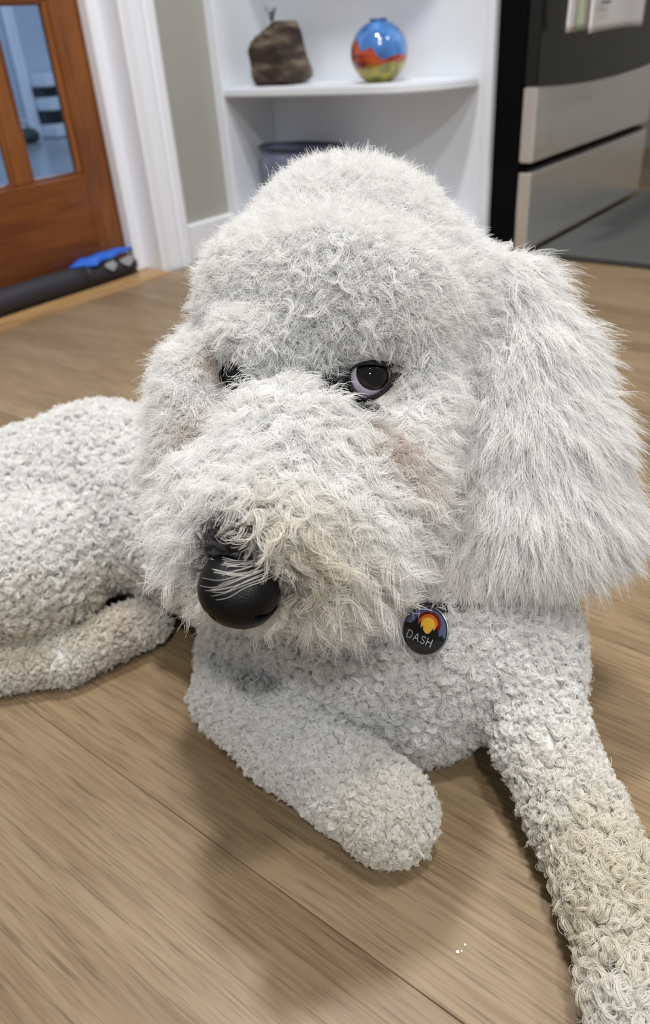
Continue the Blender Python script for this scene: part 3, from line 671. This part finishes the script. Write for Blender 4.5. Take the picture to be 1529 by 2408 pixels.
nt = M_fur.node_tree; L = nt.links; b = nt.nodes['Principled BSDF']; at_ = nt.nodes.new('ShaderNodeAttribute'); at_.attribute_name = 'coat_colour'
out = nt.nodes['Material Output']; tr = nt.nodes.new('ShaderNodeBsdfTranslucent'); mxs = nt.nodes.new('ShaderNodeMixShader'); mxs.inputs[0].default_value = 0.40
b.inputs['Roughness'].default_value = 0.55; b.inputs['Specular IOR Level'].default_value = 0.25
nzf = nt.nodes.new('ShaderNodeTexNoise'); nzf.inputs['Scale'].default_value = 90; tcf = nt.nodes.new('ShaderNodeTexCoord'); L.new(tcf.outputs['Object'], nzf.inputs['Vector'])
hvf = nt.nodes.new('ShaderNodeHueSaturation'); mrf = nt.nodes.new('ShaderNodeMapRange'); mrf.inputs['To Min'].default_value = 0.97; mrf.inputs['To Max'].default_value = 1.02
L.new(nzf.outputs['Fac'], mrf.inputs['Value']); L.new(mrf.outputs[0], hvf.inputs['Value']); L.new(at_.outputs['Color'], hvf.inputs['Color'])
L.new(hvf.outputs[0], b.inputs['Base Color']); L.new(hvf.outputs[0], tr.inputs['Color'])
L.new(b.outputs[0], mxs.inputs[1]); L.new(tr.outputs[0], mxs.inputs[2]); L.new(mxs.outputs[0], out.inputs['Surface'])

G = np.array([0, 0, -1.0])
def frame(d):
    a = np.cross(d, np.array([0.37, 0.21, 0.90])); a = unit(a); return a, np.cross(d, a)
def emit(name, paths, cols, r0, r1):
    ok = np.ones(len(paths), bool)          # nothing grows across the eyes, the nose or the tag
    for q, rr in guards: ok &= (np.linalg.norm(paths - q, axis=2).min(1) > rr) | (np.random.default_rng(1).random(len(paths)) < 0.003)
    paths, cols = paths[ok], cols[ok]
    """paths: (N, K, 3) strands -> one hair object of the dog"""
    N, K = paths.shape[:2]; cv = bpy.data.hair_curves.new(name); cv.add_curves([K] * N)
    pos = (paths - dog_c).astype(np.float32); pos[..., 2] = np.maximum(pos[..., 2], 0.0006)
    cv.attributes['position'].data.foreach_set('vector', pos.ravel())
    ra = cv.attributes.get('radius') or cv.attributes.new('radius', 'FLOAT', 'POINT')
    ra.data.foreach_set('value', (r0 + (r1 - r0) * np.linspace(0, 1, K, dtype=np.float32) ** 1.6)[None].repeat(N, 0).ravel().astype(np.float32))
    ca_ = cv.attributes.new('coat_colour', 'FLOAT_COLOR', 'CURVE'); ca_.data.foreach_set('color', np.concatenate([cols, np.ones((N, 1))], 1).astype(np.float32).ravel())
    cv.materials.append(M_fur); o = bpy.data.objects.new(name, cv); COL.objects.link(o); o.parent = dog; o['kind'] = 'stuff'
    return o
def strands(p, n, comb, length, lift, droop, curl, turns, nh, spread, clump, frizz, K=9, lenvar=0.2):
    """combed locks: every lock has nh hairs on the same wavy path"""
    N = len(p); t = np.linspace(0, 1, K)[None, :, None]
    one = lambda x: np.broadcast_to(np.asarray(x, float), (N,))[:, None, None]
    d0 = unit(n * one(lift)[:, 0] + comb * (1 - one(lift)[:, 0]) + jit((N, 3), 0.16))
    a, b_ = frame(d0); ph = rng.random(N)[:, None, None] * 6.283; tu = one(turns) * (1 + jit((N, 1, 1), 0.2)) * np.sign(rng.random((N, 1, 1)) - 0.5)
    Lk = one(length) * (1 + jit((N, 1, 1), lenvar)).clip(0.4, 1.7)
    rep = lambda x: np.repeat(x, nh, axis=0)
    M = N * nh; tn_ = unit(np.cross(n, a)); tb_ = np.cross(n, tn_)
    ang = rng.random(M) * 6.283; rad = np.sqrt(rng.random(M)) * rep(np.broadcast_to(np.asarray(spread, float), (N,)))
    off = (np.cos(ang) * rad)[:, None] * rep(tn_) + (np.sin(ang) * rad)[:, None] * rep(tb_)
    Ls = rep(Lk) * (1 + jit((M, 1, 1), 0.13)); phs = rep(ph) + jit((M, 1, 1), 0.35)
    base = rep(p - n * 0.0015)[:, None, :] + off[:, None, :] * (1 - rep(one(clump)) * t ** 0.8)
    path = base + Ls * (t * rep(d0)[:, None, :] + t ** 2 * rep(one(droop)) * G)
    amp = rep(one(curl)) * np.minimum(1, t * 2.2) * (1 + jit((M, 1, 1), 0.2))
    th = phs + 6.283 * rep(tu) * t
    path = path + amp * ((np.cos(th) - np.cos(phs)) * rep(a)[:, None, :] + (np.sin(th) - np.sin(phs)) * rep(b_)[:, None, :])
    path = path + (jit((M, 1, 3), 1.0) * rep(one(frizz))) * t ** 1.5 + (jit((M, 1, 3), 1.0) * rep(one(frizz)) * 0.5) * np.sin(t * 7 + ang[:, None, None])* t
    return path
def ringlets(p, n, height, rad, turns, nh, spread, K=13, tiltv=0.55):
    """woolly curls: each lock rises and winds into a small open ring"""
    N = len(p); t = np.linspace(0, 1, K)[None, :, None]
    one = lambda x: np.broadcast_to(np.asarray(x, float), (N,))[:, None, None]
    d = unit(n + jit((N, 3), 0.25)); a, b_ = frame(d); ph = rng.random(N) * 6.283
    ax = np.cos(ph)[:, None] * a + np.sin(ph)[:, None] * b_; bx = np.cross(d, ax)
    til = (tiltv * rng.random(N))[:, None]; e2 = unit(bx * (1 - til) + d * til)
    rep = lambda x: np.repeat(x, nh, axis=0); M = N * nh
    off = rep(spread if np.ndim(spread) else np.full(N, spread))[:, None] * rng.normal(0, 0.6, (M, 3))
    R_ = rep(one(rad) * (1 + jit((N, 1, 1), 0.25)).clip(0.5, 1.6)) * (1 + jit((M, 1, 1), 0.12)); tu = rep(one(turns) * (1 + jit((N, 1, 1), 0.25))); hh = rep(one(height) * (1 + jit((N, 1, 1), 0.2))) * (1 + jit((M, 1, 1), 0.12))
    sg = rep(np.sign(rng.random((N, 1, 1)) - 0.5)); th = 6.283 * tu * t * sg; rr = R_ * (1 - 0.45 * t)
    path = rep(p - n * 0.0015)[:, None, :] + off[:, None, :] + rep(d)[:, None, :] * hh * np.sin(np.minimum(t * 1.8, 1.57))
    path = path + rr * np.sin(th) * rep(ax)[:, None, :] + (R_ - rr * np.cos(th)) * rep(e2)[:, None, :]
    return path + jit((M, 1, 3), 0.0004) * t
def pick(p, reg): # keep the locks whose random draw from the soft weights falls in the region
    w_ = weights(p); u = rng.random(len(p))[:, None]; ch = (np.cumsum(w_, 1) < u).sum(1); return ch == reg
def keep(p):
    d = np.minimum(np.linalg.norm(p - (EYE_R), axis=1), np.linalg.norm(p - EYE_L, axis=1))
    return (d > 0.0105) & (np.linalg.norm(p - NOSE_C, axis=1) > 0.0185)
def shrink(p):  # coat gets short towards eyes and nose
    dr, dl, dn = [np.linalg.norm(p - q, axis=1) for q in (EYE_R, EYE_L, NOSE_C)]
    sh = np.ones(len(p))
    for q, r_, mn in SHORT: sh = np.minimum(sh, np.clip(np.linalg.norm(p - q, axis=1) / r_, mn, 1))
    return np.minimum(sh, np.clip(np.minimum(np.minimum((dr - 0.009) / 0.026, (dl - 0.008) / 0.024), (dn - 0.010) / 0.026), 0.16, 1))
SHORT = [(hitp(780, 925), 0.024, 0.28), (hitp(842, 962), 0.012, 0.3), (hitp(545, 1275), 0.021, 0.30), (hitp(595, 905), 0.014, 0.3)]
def away(p, comb):
    for q, s in ((EYE_R, 0.02), (EYE_L, 0.02)):
        v = p - q; d = np.linalg.norm(v, axis=1, keepdims=True); f = np.exp(-(d / s) ** 2) * 1.6; comb = comb + f * v / np.maximum(d, 1e-6)
    for q, r_, mn in SHORT: v = p - q; d = np.linalg.norm(v, axis=1, keepdims=True); comb = comb + 1.4 * np.exp(-(d / r_) ** 2) * v / np.maximum(d, 1e-6)
    v = p - NOSE_C; d = np.linalg.norm(v, axis=1, keepdims=True); comb = comb + 1.2 * np.exp(-(d / 0.022) ** 2) * v / np.maximum(d, 1e-6)
    return comb
def tangent(c, n): return unit(c - (c * n).sum(1, keepdims=True) * n)
DENS = 1.0
def region_pts(reg, density):
    dn = [0] * 6; dn[reg] = density * DENS
    p, n = sample(dn); k = keep(p); return p[k], n[k]
HC = P(790, 780, 0.475)
# crown and cheeks: cottony tufts standing off the skull
p, n = region_pts(HEAD, 0.66e6); s = shrink(p); up_ = tangent(away(p, 0.5 * unit(p - HC) + 0.35 * G + jit((len(p), 3), 0.5)), n)
pa = strands(p, n, up_, 0.0110 * s, 0.60 * s ** 0.5, 0.10, 0.0013, 1.0, 7, 0.0022, 0.30, 0.0010, K=8)
emit('head_fur', pa, np.repeat(coat(p, len(p)), 7, 0), 0.00014, 0.00005)
p, n = region_pts(HEAD, 0.05e6); s = shrink(p); px2, py2, _ = pxof(p); k = (py2 > 560) & (s > 0.4); p, n, s = p[k], n[k], s[k]
cmb = tangent(away(p, G * 0.9 + jit((len(p), 3), 0.7)), n)
pa = strands(p, n, cmb, 0.0165 * s, 0.42, 0.2, 0.0026 * s, 1.3, 14, 0.0009, 0.6, 0.0004, K=13)
emit('brow_locks', pa, np.repeat(coat(p, len(p)), 14, 0), 0.00016, 0.00005)
# muzzle: loose waves falling to both sides of the bridge
p, n = region_pts(MUZZLE, 0.42e6); s = shrink(p)
side = (p - P(655, 1150, 0.39)) @ RT; fw_ = unit((P(585, 1390, 0.35) - P(740, 900, 0.41))[None])[0]
cmb = tangent(away(p, np.sign(side + jit(len(p), 0.006))[:, None] * RT * 1.0 + 0.55 * G + 0.25 * fw_ + jit((len(p), 3), 0.35)), n)
pa = strands(p, n, cmb, 0.0150 * s, 0.36, 0.20, 0.0021 * s, 1.25, 9, 0.0012, 0.70, 0.0005, K=11)
emit('muzzle_fur', pa, np.repeat(coat(p, len(p)), 9, 0), 0.00015, 0.00005)
p, n = region_pts(MUZZLE, 0.075e6); s = shrink(p); k = s > 0.45; p, n, s = p[k], n[k], s[k]
side = (p - P(655, 1150, 0.39)) @ RT
cmb = tangent(away(p, np.sign(side + jit(len(p), 0.012))[:, None] * RT * 0.9 + 0.7 * G + 0.2 * fw_ + jit((len(p), 3), 0.45)), n)
pa = strands(p, n, cmb, 0.0215 * s, 0.42, 0.25, 0.0030 * s, 1.5, 15, 0.0007, 0.75, 0.0003, K=15)
emit('muzzle_locks', pa, np.repeat(coat(p, len(p)), 15, 0), 0.00017, 0.00006)
# ears: long combed hair
p, n = region_pts(EAR, 0.42e6)
ex, ey, _d = pxof(p); spread_dir = ((ex - 1240) / 400)[:, None] * RT * 0.55 * (ex > 900)[:, None]
cmb = tangent(G + spread_dir + jit((len(p), 3), 0.10), n)
pa = strands(p, n, cmb, 0.027 * np.clip((p[:, 2] - 0.105) / 0.06, 0.55, 1) * np.where(ex < 800, 0.7, 1), 0.20, 0.06, 0.0012, 1.2, 9, 0.0030, 0.35, 0.0010, K=10)
ec = np.repeat(coat(p, len(p)), 9, 0); er = np.repeat(ex > 800, 9)
for side_ in (er, ~er): emit('ear_fur', pa[side_], ec[side_], 0.00015, 0.00005)
# chest, trunk, legs
p, n = region_pts(CHEST, 0.19e6)
pa = ringlets(p, n, 0.0050, 0.0022, 0.9, 13, 0.0012, K=11)
emit('chest_fur', pa, np.repeat(coat(p, len(p)), 13, 0), 0.00016, 0.00006)
p, n = region_pts(BODY, 0.13e6)
pa = ringlets(p, n, 0.0055, 0.0027, 1.1, 13, 0.0010, K=10)
emit('body_fur', pa, np.repeat(coat(p, len(p)), 13, 0), 0.00018, 0.00008)
p, n = region_pts(LEG, 0.22e6); near = np.exp(-(np.linalg.norm(p - PZ(1460, 2260, 0.03), axis=1) / 0.080) ** 2); k = rng.random(len(p)) > 0.58 * near; p, n, near = p[k], n[k], near[k]
pa = ringlets(p, n, 0.0044 + 0.0026 * near, 0.0017 + 0.0021 * near, 1.1 + 0.3 * near, 15, 0.0006 + 0.0002 * near, K=13)
emit('leg_fur', pa, np.repeat(coat(p, len(p)), 15, 0), 0.00015, 0.00007)
#EYES
# short dark hair at the inner corners of the eyes and on the bridge behind the nose
def dark_patch(name, cx, cy, rx, ry, nlock, length, comb_px, light):
    w8 = np.where((((px_ - cx) / rx) ** 2 + ((py_ - cy) / ry) ** 2 < 1) & (facing > 0.0) & (pd_ < 0.46), tarea, 0); k = rng.choice(len(tri), nlock, p=w8 / w8.sum())
    b1, b2 = rng.random(nlock) * 0.5, rng.random(nlock) * 0.5; ps_ = ta[k] + b1[:, None] * (tb[k] - ta[k]) + b2[:, None] * (tc_[k] - ta[k])
    p = np.array(ps_); n = unit(fld.normal(p)); k = keep(p) if name != 'bridge_fur' else np.linalg.norm(p - NOSE_C, axis=1) > 0.014; p, n = p[k], n[k]
    cmb = tangent((RT * comb_px[0] - UP * comb_px[1]) + jit((len(p), 3), 0.35), n)
    pa = strands(p, n, cmb, length, 0.45, 0.0, 0.0006, 0.7, 10, 0.0010, 0.3, 0.0006, K=8)
    c = DARK[None] * (1.0 + light * rng.random((len(p), 1)) ** 2); emit(name, pa, np.repeat(np.clip(c, 0, 0.6), 10, 0), 0.00013, 0.00004)
dark_patch('eye_corner_fur', 792, 925, 52, 52, 520, 0.0095, (-0.9, 0.35), 7.0)
dark_patch('eye_corner_fur', 850, 970, 52, 20, 180, 0.0065, (0.1, 1.0), 5.0)
dark_patch('eye_corner_fur', 582, 905, 26, 44, 150, 0.0060, (0.8, 0.3), 6.0)
dark_patch('bridge_fur', 548, 1285, 62, 48, 380, 0.0085, (-0.2, -1.0), 7.0)
# ---- eyes
M_sclera = mat('eye_white', srgb(206, 198, 214), 0.08, noise=0.06, nscale=(300, 300, 300), coat=0.8)
M_iris = mat('dark_brown_iris', srgb(26, 22, 18), 0.10, nscale=(500, 500, 500), col2=srgb(10, 9, 8), coat=0.25, spec=0.3)
M_pupil = mat('black_pupil', srgb(3, 3, 4), 0.06, coat=0.25, spec=0.35)
M_lid = mat('black_eyelid_skin', srgb(20, 19, 21), 0.42, noise=0.3, nscale=(900, 900, 900), bump=0.6)
def cap(name, c, r, axis, ang, material, parent, rings=10, n=32):
    axis = axis / np.linalg.norm(axis); a, b_ = frame(axis[None]); a, b_ = a[0], b_[0]; Vv = [c + axis * r]; F = []
    for i in range(1, rings + 1):
        t = ang * i / rings
        for k in range(n): f = 2 * math.pi * k / n; Vv.append(c + r * (math.cos(t) * axis + math.sin(t) * (math.cos(f) * a + math.sin(f) * b_)))
    for k in range(n): F.append((0, 1 + k, 1 + (k + 1) % n))
    for i in range(rings - 1):
        for k in range(n): F.append((1 + i * n + k, 1 + (i + 1) * n + k, 1 + (i + 1) * n + (k + 1) % n, 1 + i * n + (k + 1) % n))
    return pydata(name, Vv, F, material, parent)
def eye(hit, px, py, rpx, gaze, inner, outer, sink, wdir=None, iris=0.80):
    dd = (hit - CAM) @ FW; s = dd / FPX; Re = rpx * s
    Wd = unit(-ray(px, py)[None])[0] if wdir is None else wdir / np.linalg.norm(wdir)
    U = unit((RT - (RT @ Wd) * Wd)[None])[0]; Uv = np.cross(Wd, U)
    c = P(px, py, dd) - Wd * Re * sink
    eb = cap('eyeball', c, Re, Wd, math.pi * 0.98, M_sclera, dog, 20, 40)
    ga = Wd + (gaze[0] * U + gaze[1] * Uv)
    cap('iris', c, Re * 1.012, ga, iris, M_iris, eb); cap('pupil', c, Re * 1.022, ga, 0.52, M_pupil, eb)
    n = 48; V_ = []; F = []
    def loop(pts):
        q = np.array(pts, float); m_ = len(q); res = []
        for k in range(n):
            t = k / n * m_; i = int(t); f = t - i; p0, p1, p2, p3 = q[(i - 1) % m_], q[i % m_], q[(i + 1) % m_], q[(i + 2) % m_]
            res.append(0.5 * ((2 * p1) + (-p0 + p2) * f + (2 * p0 - 5 * p1 + 4 * p2 - p3) * f * f + (-p0 + 3 * p1 - 3 * p2 + p3) * f ** 3))
        return np.array(res)
    I_ = loop(inner); O_ = loop(outer); rows = ((0, 1.005), (0.0, 1.10), (0.18, 1.14), (0.5, 1.06), (0.8, 0.94), (1.0, 0.80))
    for f, rr in rows:
        for k in range(n):
            q = (I_[k] * (1 - f) + O_[k] * f) / rpx; r2_ = q @ q
            zz = math.sqrt(max(0.02, rr * rr - r2_)) if f < 0.5 else None
            if zz is None:
                z1 = math.sqrt(max(0.02, 1.14 ** 2 - ((I_[k] * 0.82 + O_[k] * 0.18) / rpx) @ ((I_[k] * 0.82 + O_[k] * 0.18) / rpx))); zz = z1 * (1 - (f - 0.18) / 0.82) + (sink - 0.12) * (f - 0.18) / 0.82
            V_.append(c + Re * (q[0] * U + q[1] * Uv + zz * Wd))
    for i in range(len(rows) - 1):
        for k in range(n): F.append((i * n + k, i * n + (k + 1) % n, (i + 1) * n + (k + 1) % n, (i + 1) * n + k))
    pydata('eyelid', V_, F, M_lid, dog)
EC = (868, 893)
inn = [(919, 878), (908, 902), (888, 922), (864, 930), (842, 921), (829, 902), (825, 880), (832, 867), (850, 861), (875, 859), (900, 862), (914, 868)]
outr = [(948, 872), (934, 915), (902, 948), (862, 962), (818, 968), (796, 950), (800, 905), (812, 862), (840, 842), (875, 836), (910, 842), (936, 852)]
flip = lambda pts, c: [(x - c[0], -(y - c[1])) for x, y in pts]
eye(EYE_R, EC[0], EC[1], 54, (0.24, 0.36), flip(inn, EC), flip(outr, EC), 0.42)
ELc = (556, 884)
inl = [(22, 4), (18, -20), (8, -38), (-6, -44), (-20, -34), (-30, -12), (-32, 10), (-24, 30), (-8, 40), (6, 38), (16, 26), (21, 14)]
inl = [(x * 0.62, y * 1.12) for x, y in inl]; outl = [(x * 1.55, y * 1.30) for x, y in inl]
eye(EYE_L, ELc[0], ELc[1], 52, (-0.05, 0.05), inl, outl, 0.25, wdir=unit(-ray(*ELc)[None])[0] - 0.55 * RT, iris=1.3)

# ---- nose
M_nose = bpy.data.materials.new('black_nose_leather'); M_nose.use_nodes = True
nt = M_nose.node_tree; b = nt.nodes['Principled BSDF']; b.inputs['Roughness'].default_value = 0.42; b.inputs['Specular IOR Level'].default_value = 0.2
vo = nt.nodes.new('ShaderNodeTexVoronoi'); vo.inputs['Scale'].default_value = 1300; tcn = nt.nodes.new('ShaderNodeTexCoord'); nt.links.new(tcn.outputs['Object'], vo.inputs['Vector'])
rpn = ramp(nt, [(0.0, srgb(14, 14, 15)), (0.6, srgb(7, 7, 8))]); nt.links.new(vo.outputs['Distance'], rpn.inputs[0]); nt.links.new(rpn.outputs[0], b.inputs['Base Color'])
bpn = nt.nodes.new('ShaderNodeBump'); bpn.inputs['Strength'].default_value = 0.35; bpn.inputs['Distance'].default_value = 0.0004; nt.links.new(vo.outputs['Distance'], bpn.inputs['Height']); nt.links.new(bpn.outputs[0], b.inputs['Normal'])
dn_ = (NOSE_C - CAM) @ FW
nf = Field(0.007)
for pts in ([(528, 1376, 0.004, 60), (590, 1382, 0.004, 62)], [(540, 1405, 0.001, 62), (588, 1405, 0.001, 58)], [(545, 1345, 0.010, 55), (585, 1345, 0.010, 50)], [(618, 1410, 0.008, 32), (600, 1430, 0.006, 32)], [(566, 1425, 0.0, 44), (566, 1432, 0.002, 40)]):
    q = [(P(x, y, dn_ - 0.004 + d_), r_ * dn_ / FPX) for x, y, d_, r_ in pts]; nf.add(0, q[0][0], q[1][0], q[0][1], q[1][1])
ln_ = np.array([P(470, 1290, dn_), P(670, 1490, dn_ )]); lo_n = ln_.min(0) - 0.03; hi_n = ln_.max(0) + 0.03
Dn = nf.grid(lo_n, hi_n, 0.0008)
cut = Field(0.001)
for pts in ([(604, 1448, -0.010, 7), (640, 1432, -0.002, 9)], [(640, 1432, -0.002, 9), (652, 1408, 0.004, 6)], [(505, 1448, -0.008, 6), (482, 1428, -0.001, 6)]):
    q = [(P(x, y, dn_ + d_), r_ * dn_ / FPX) for x, y, d_, r_ in pts]; cut.add(0, q[0][0], q[1][0], q[0][1], q[1][1])
Dc = cut.grid(lo_n, hi_n, 0.0008); Dn = -smin(-Dn, Dc, 0.002)
Vn, Fn = surface_nets(Dn, lo_n, 0.0008)
pydata('nose', Vn, Fn, M_nose, dog)
lathe('drip', [(0.0003, 0.0012), (0.0010, 0.0003), (0.0012, -0.0006), (0.0007, -0.0015), (0.0002, -0.0018)], P(574, 1474, dn_ - 0.002), M_pupil, dog, n=12)

# a few pale hairs lie across the top of the nose
ps = []
for line in ([(660, 1318), (632, 1340), (590, 1356), (545, 1374), (505, 1384), (478, 1378)], [(650, 1330), (618, 1352), (575, 1366), (530, 1388), (500, 1392)], [(480, 1312), (520, 1318), (565, 1326), (610, 1322), (640, 1312)], [(640, 1300), (610, 1322), (570, 1338), (540, 1340)], [(500, 1330), (540, 1344), (580, 1342), (620, 1330)]):
    for k in range(5):
        q = []; ox, oy = random.gauss(0, 6), random.gauss(0, 9)
        for (x, y) in line:
            x2, y2 = x + ox + random.gauss(0, 3), y + oy + random.gauss(0, 3); h = nf.hit(x2, y2); h = h if h is not None else hitp(x2, y2)
            q.append(h + wv_(h) * random.uniform(0.0008, 0.0022))
        q = np.array(q); tt = np.linspace(0, len(q) - 1, 16); i_ = np.minimum(tt.astype(int), len(q) - 2); fr_ = (tt - i_)[:, None]; w_ = q[i_] * (1 - fr_) + q[i_ + 1] * fr_
        for _ in range(3): w_[1:-1] = 0.25 * w_[:-2] + 0.5 * w_[1:-1] + 0.25 * w_[2:]
        ps.append(w_)
guards = []; emit('nose_hairs', np.array(ps), np.ones((len(ps), 3)) * np.array([0.88, 0.86, 0.80]), 0.00013, 0.00005)

# ---- collar and name tag
M_collar = mat('black_nylon_webbing', srgb(16, 16, 18), 0.7, noise=0.3, nscale=(600, 600, 600), bump=0.6)
M_tagk = mat('black_tag_enamel', srgb(15, 15, 19), 0.18, noise=0.1, coat=0.5)
M_tagrim = mat('silver_tag_rim', srgb(176, 178, 184), 0.25, metal=0.9, noise=0.1)
th = fld.hit(1000, 1484); Wt = unit(CAM - th[None])[0]; tcn_ = th + Wt * 0.0175
tr_px = 56.0; rt_ = tr_px * ((tcn_ - CAM) @ FW) / FPX; tcn_ = P(1000, 1483, (tcn_ - CAM) @ FW)
ui = RT * math.cos(R(24)) - UP * math.sin(R(24)); vi = RT * math.sin(R(24)) + UP * math.cos(R(24))
tu3 = unit((ui * math.cos(R(30)) + Wt * math.sin(R(30)))[None])[0]; tn3 = unit(np.cross(tu3, vi)[None])[0]; tv3 = np.cross(tn3, tu3)
col_ = empty('dog_collar', tuple(map(float, tcn_)), 'black dog collar with round sunset name tag under the curly white chin', 'collar')
cl = [hitp(x, y) + unit(CAM - hitp(x, y)[None])[0] * 0.0020 for x, y in ((880, 1392), (930, 1402), (970, 1412), (1005, 1421), (1040, 1428), (1080, 1428), (1120, 1422))]
mid = np.mean(cl, 0)
back = [P(1200, 1400, 0.53), P(1190, 1300, 0.57), P(1050, 1220, 0.60), P(900, 1210, 0.60), P(800, 1270, 0.56), P(820, 1360, 0.51)]
tube('collar_band', cl + back, 0.0040, M_collar, col_, n=10, closed=True)
def disc(name, r, lo_, hi_, material, parent, n=56, dome=0.0):
    V_ = []; F = []
    pr = [(0.0001, lo_), (r * 0.97, lo_), (r, (lo_ + hi_) / 2), (r * 0.985, hi_), (r * 0.6, hi_ + dome * 0.6), (0.0001, hi_ + dome)]
    for rr, h in pr:
        for k in range(n): a = 2 * math.pi * k / n; V_.append(tcn_ + rr * (math.cos(a) * tu3 + math.sin(a) * tv3) + h * tn3)
    for i in range(len(pr) - 1):
        for k in range(n): F.append((i * n + k, i * n + (k + 1) % n, (i + 1) * n + (k + 1) % n, (i + 1) * n + k))
    return pydata(name, V_, F, material, parent)
tg = disc('name_tag', rt_, -0.0012, 0.0006, M_tagk, col_)
rimp = [tcn_ + rt_ * 1.0 * (math.cos(a) * tu3 + math.sin(a) * tv3) - 0.0003 * tn3 for a in np.linspace(0, 2 * math.pi, 64, endpoint=False)]
tube('tag_rim', rimp, 0.00075, M_tagrim, tg, n=8, closed=True)
def flat_poly(name, pts, layer, material):
    V_ = [tcn_ + rt_ * (x * tu3 + y * tv3) + (0.0007 + 0.00009 * layer) * tn3 for x, y in pts]
    V_ += [p - 0.00008 * tn3 for p in V_]; n = len(pts)
    return pydata(name, V_, [tuple(range(n)), tuple(range(2 * n - 1, n - 1, -1))] + [(k, k + n, (k + 1) % n + n, (k + 1) % n) for k in range(n)], material, tg, smooth=False)
seg = lambda cx, cy, r_, y0, n=40: [(cx + r_ * math.cos(a), max(y0, cy + r_ * math.sin(a))) for a in np.linspace(-math.pi / 2 + 1e-3, 1.5 * math.pi, n, endpoint=False)]
up0 = 0.02
Ms = lambda nm, *c: mat(nm, srgb(*c), 0.25, noise=0.08, coat=0.4)
a0 = math.asin(up0 / 0.95)
flat_poly('printed_sky', [(0.95 * math.cos(a), 0.95 * math.sin(a)) for a in np.linspace(a0, math.pi - a0, 40)], 0, Ms('slate_blue_print', 84, 96, 130))
flat_poly('printed_glow', seg(0.06, 0.30, 0.55, up0 - 0.05), 1, Ms('maroon_print', 112, 30, 26))
flat_poly('printed_glow', seg(0.05, 0.28, 0.44, up0 - 0.05), 2, Ms('orange_print', 206, 112, 42))
flat_poly('printed_sun', seg(0.05, 0.24, 0.34, up0 - 0.12), 3, Ms('yellow_print', 232, 182, 62))
flat_poly('printed_hill', [(-0.95, 0.02), (-0.7, 0.06), (-0.35, 0.03), (-0.1, 0.02), (0.05, -0.07), (0.2, -0.10), (0.4, 0.0), (0.7, 0.03), (0.95, 0.02), (0.9, -0.15), (-0.9, -0.15)], 4, M_tagk)
for x, y0, h, w_ in ((-0.50, 0.0, 0.52, 0.14), (-0.62, 0.0, 0.22, 0.09), (-0.30, 0.0, 0.34, 0.12), (-0.14, 0.0, 0.17, 0.08), (0.34, -0.04, 0.28, 0.12), (0.48, -0.02, 0.44, 0.14), (0.60, 0.0, 0.22, 0.09), (0.80, 0.0, 0.14, 0.07)):
    L_ = []; R__ = []
    for k in range(5):
        a, b2 = k / 5, (k + 1) / 5; L_ += [(x - w_ * (1 - a) , y0 + h * (0.12 + 0.88 * a)), (x - w_ * 0.45 * (1 - b2), y0 + h * (0.12 + 0.88 * b2))]
        R__ += [(x + w_ * (1 - a), y0 + h * (0.12 + 0.88 * a)), (x + w_ * 0.45 * (1 - b2), y0 + h * (0.12 + 0.88 * b2))]
    flat_poly('printed_tree', [(x + 0.02, y0 - 0.02)] + R__ + L_[::-1][1:] + [(x - 0.02, y0 - 0.02)], 5, M_tagk)
M_letter = mat('pale_grey_lettering', srgb(176, 176, 182), 0.4, noise=0.05)
glyph = {'D': [[(0, 0), (0, 1), (0.35, 1), (0.62, 0.85), (0.72, 0.5), (0.62, 0.15), (0.35, 0), (0, 0)]], 'A': [[(0, 0), (0.38, 1), (0.76, 0)], [(0.14, 0.33), (0.62, 0.33)]],
         'S': [[(0.58, 0.84), (0.42, 0.98), (0.2, 0.98), (0.05, 0.82), (0.08, 0.62), (0.3, 0.51), (0.52, 0.40), (0.6, 0.2), (0.46, 0.02), (0.2, 0.0), (0.02, 0.14)]], 'H': [[(0, 0), (0, 1)], [(0.66, 0), (0.66, 1)], [(0, 0.52), (0.66, 0.52)]]}
gx = -0.66; hgt = 0.31
for ch, wd in (('D', 0.72), ('A', 0.76), ('S', 0.6), ('H', 0.66)):
    Vl = []; Fl = []
    for st in glyph[ch]:
        for (p0, p1) in zip(st[:-1], st[1:]):
            q0 = np.array(p0) * hgt + (gx, -0.54); q1 = np.array(p1) * hgt + (gx, -0.54); dvec = (q1 - q0) / np.linalg.norm(q1 - q0); nv = np.array([-dvec[1], dvec[0]]) * 0.019; e = dvec * 0.012
            i0 = len(Vl)
            for q in (q0 - e + nv, q0 - e - nv, q1 + e - nv, q1 + e + nv): Vl.append(tcn_ + rt_ * (q[0] * tu3 + q[1] * tv3) + 0.00105 * tn3)
            Fl.append((i0, i0 + 1, i0 + 2, i0 + 3))
    pydata('letter_' + ch.lower(), Vl, Fl, M_letter, tg, smooth=False)
    gx += wd * hgt + 0.10
ringc = tcn_ + tv3 * rt_ * 1.02 + Wt * 0.0005
tube('split_ring', [ringc + 0.0034 * (math.cos(a) * tn3 + math.sin(a) * vi) for a in np.linspace(0, 2 * math.pi, 24, endpoint=False)], 0.00055, M_tagrim, col_, n=6, closed=True)
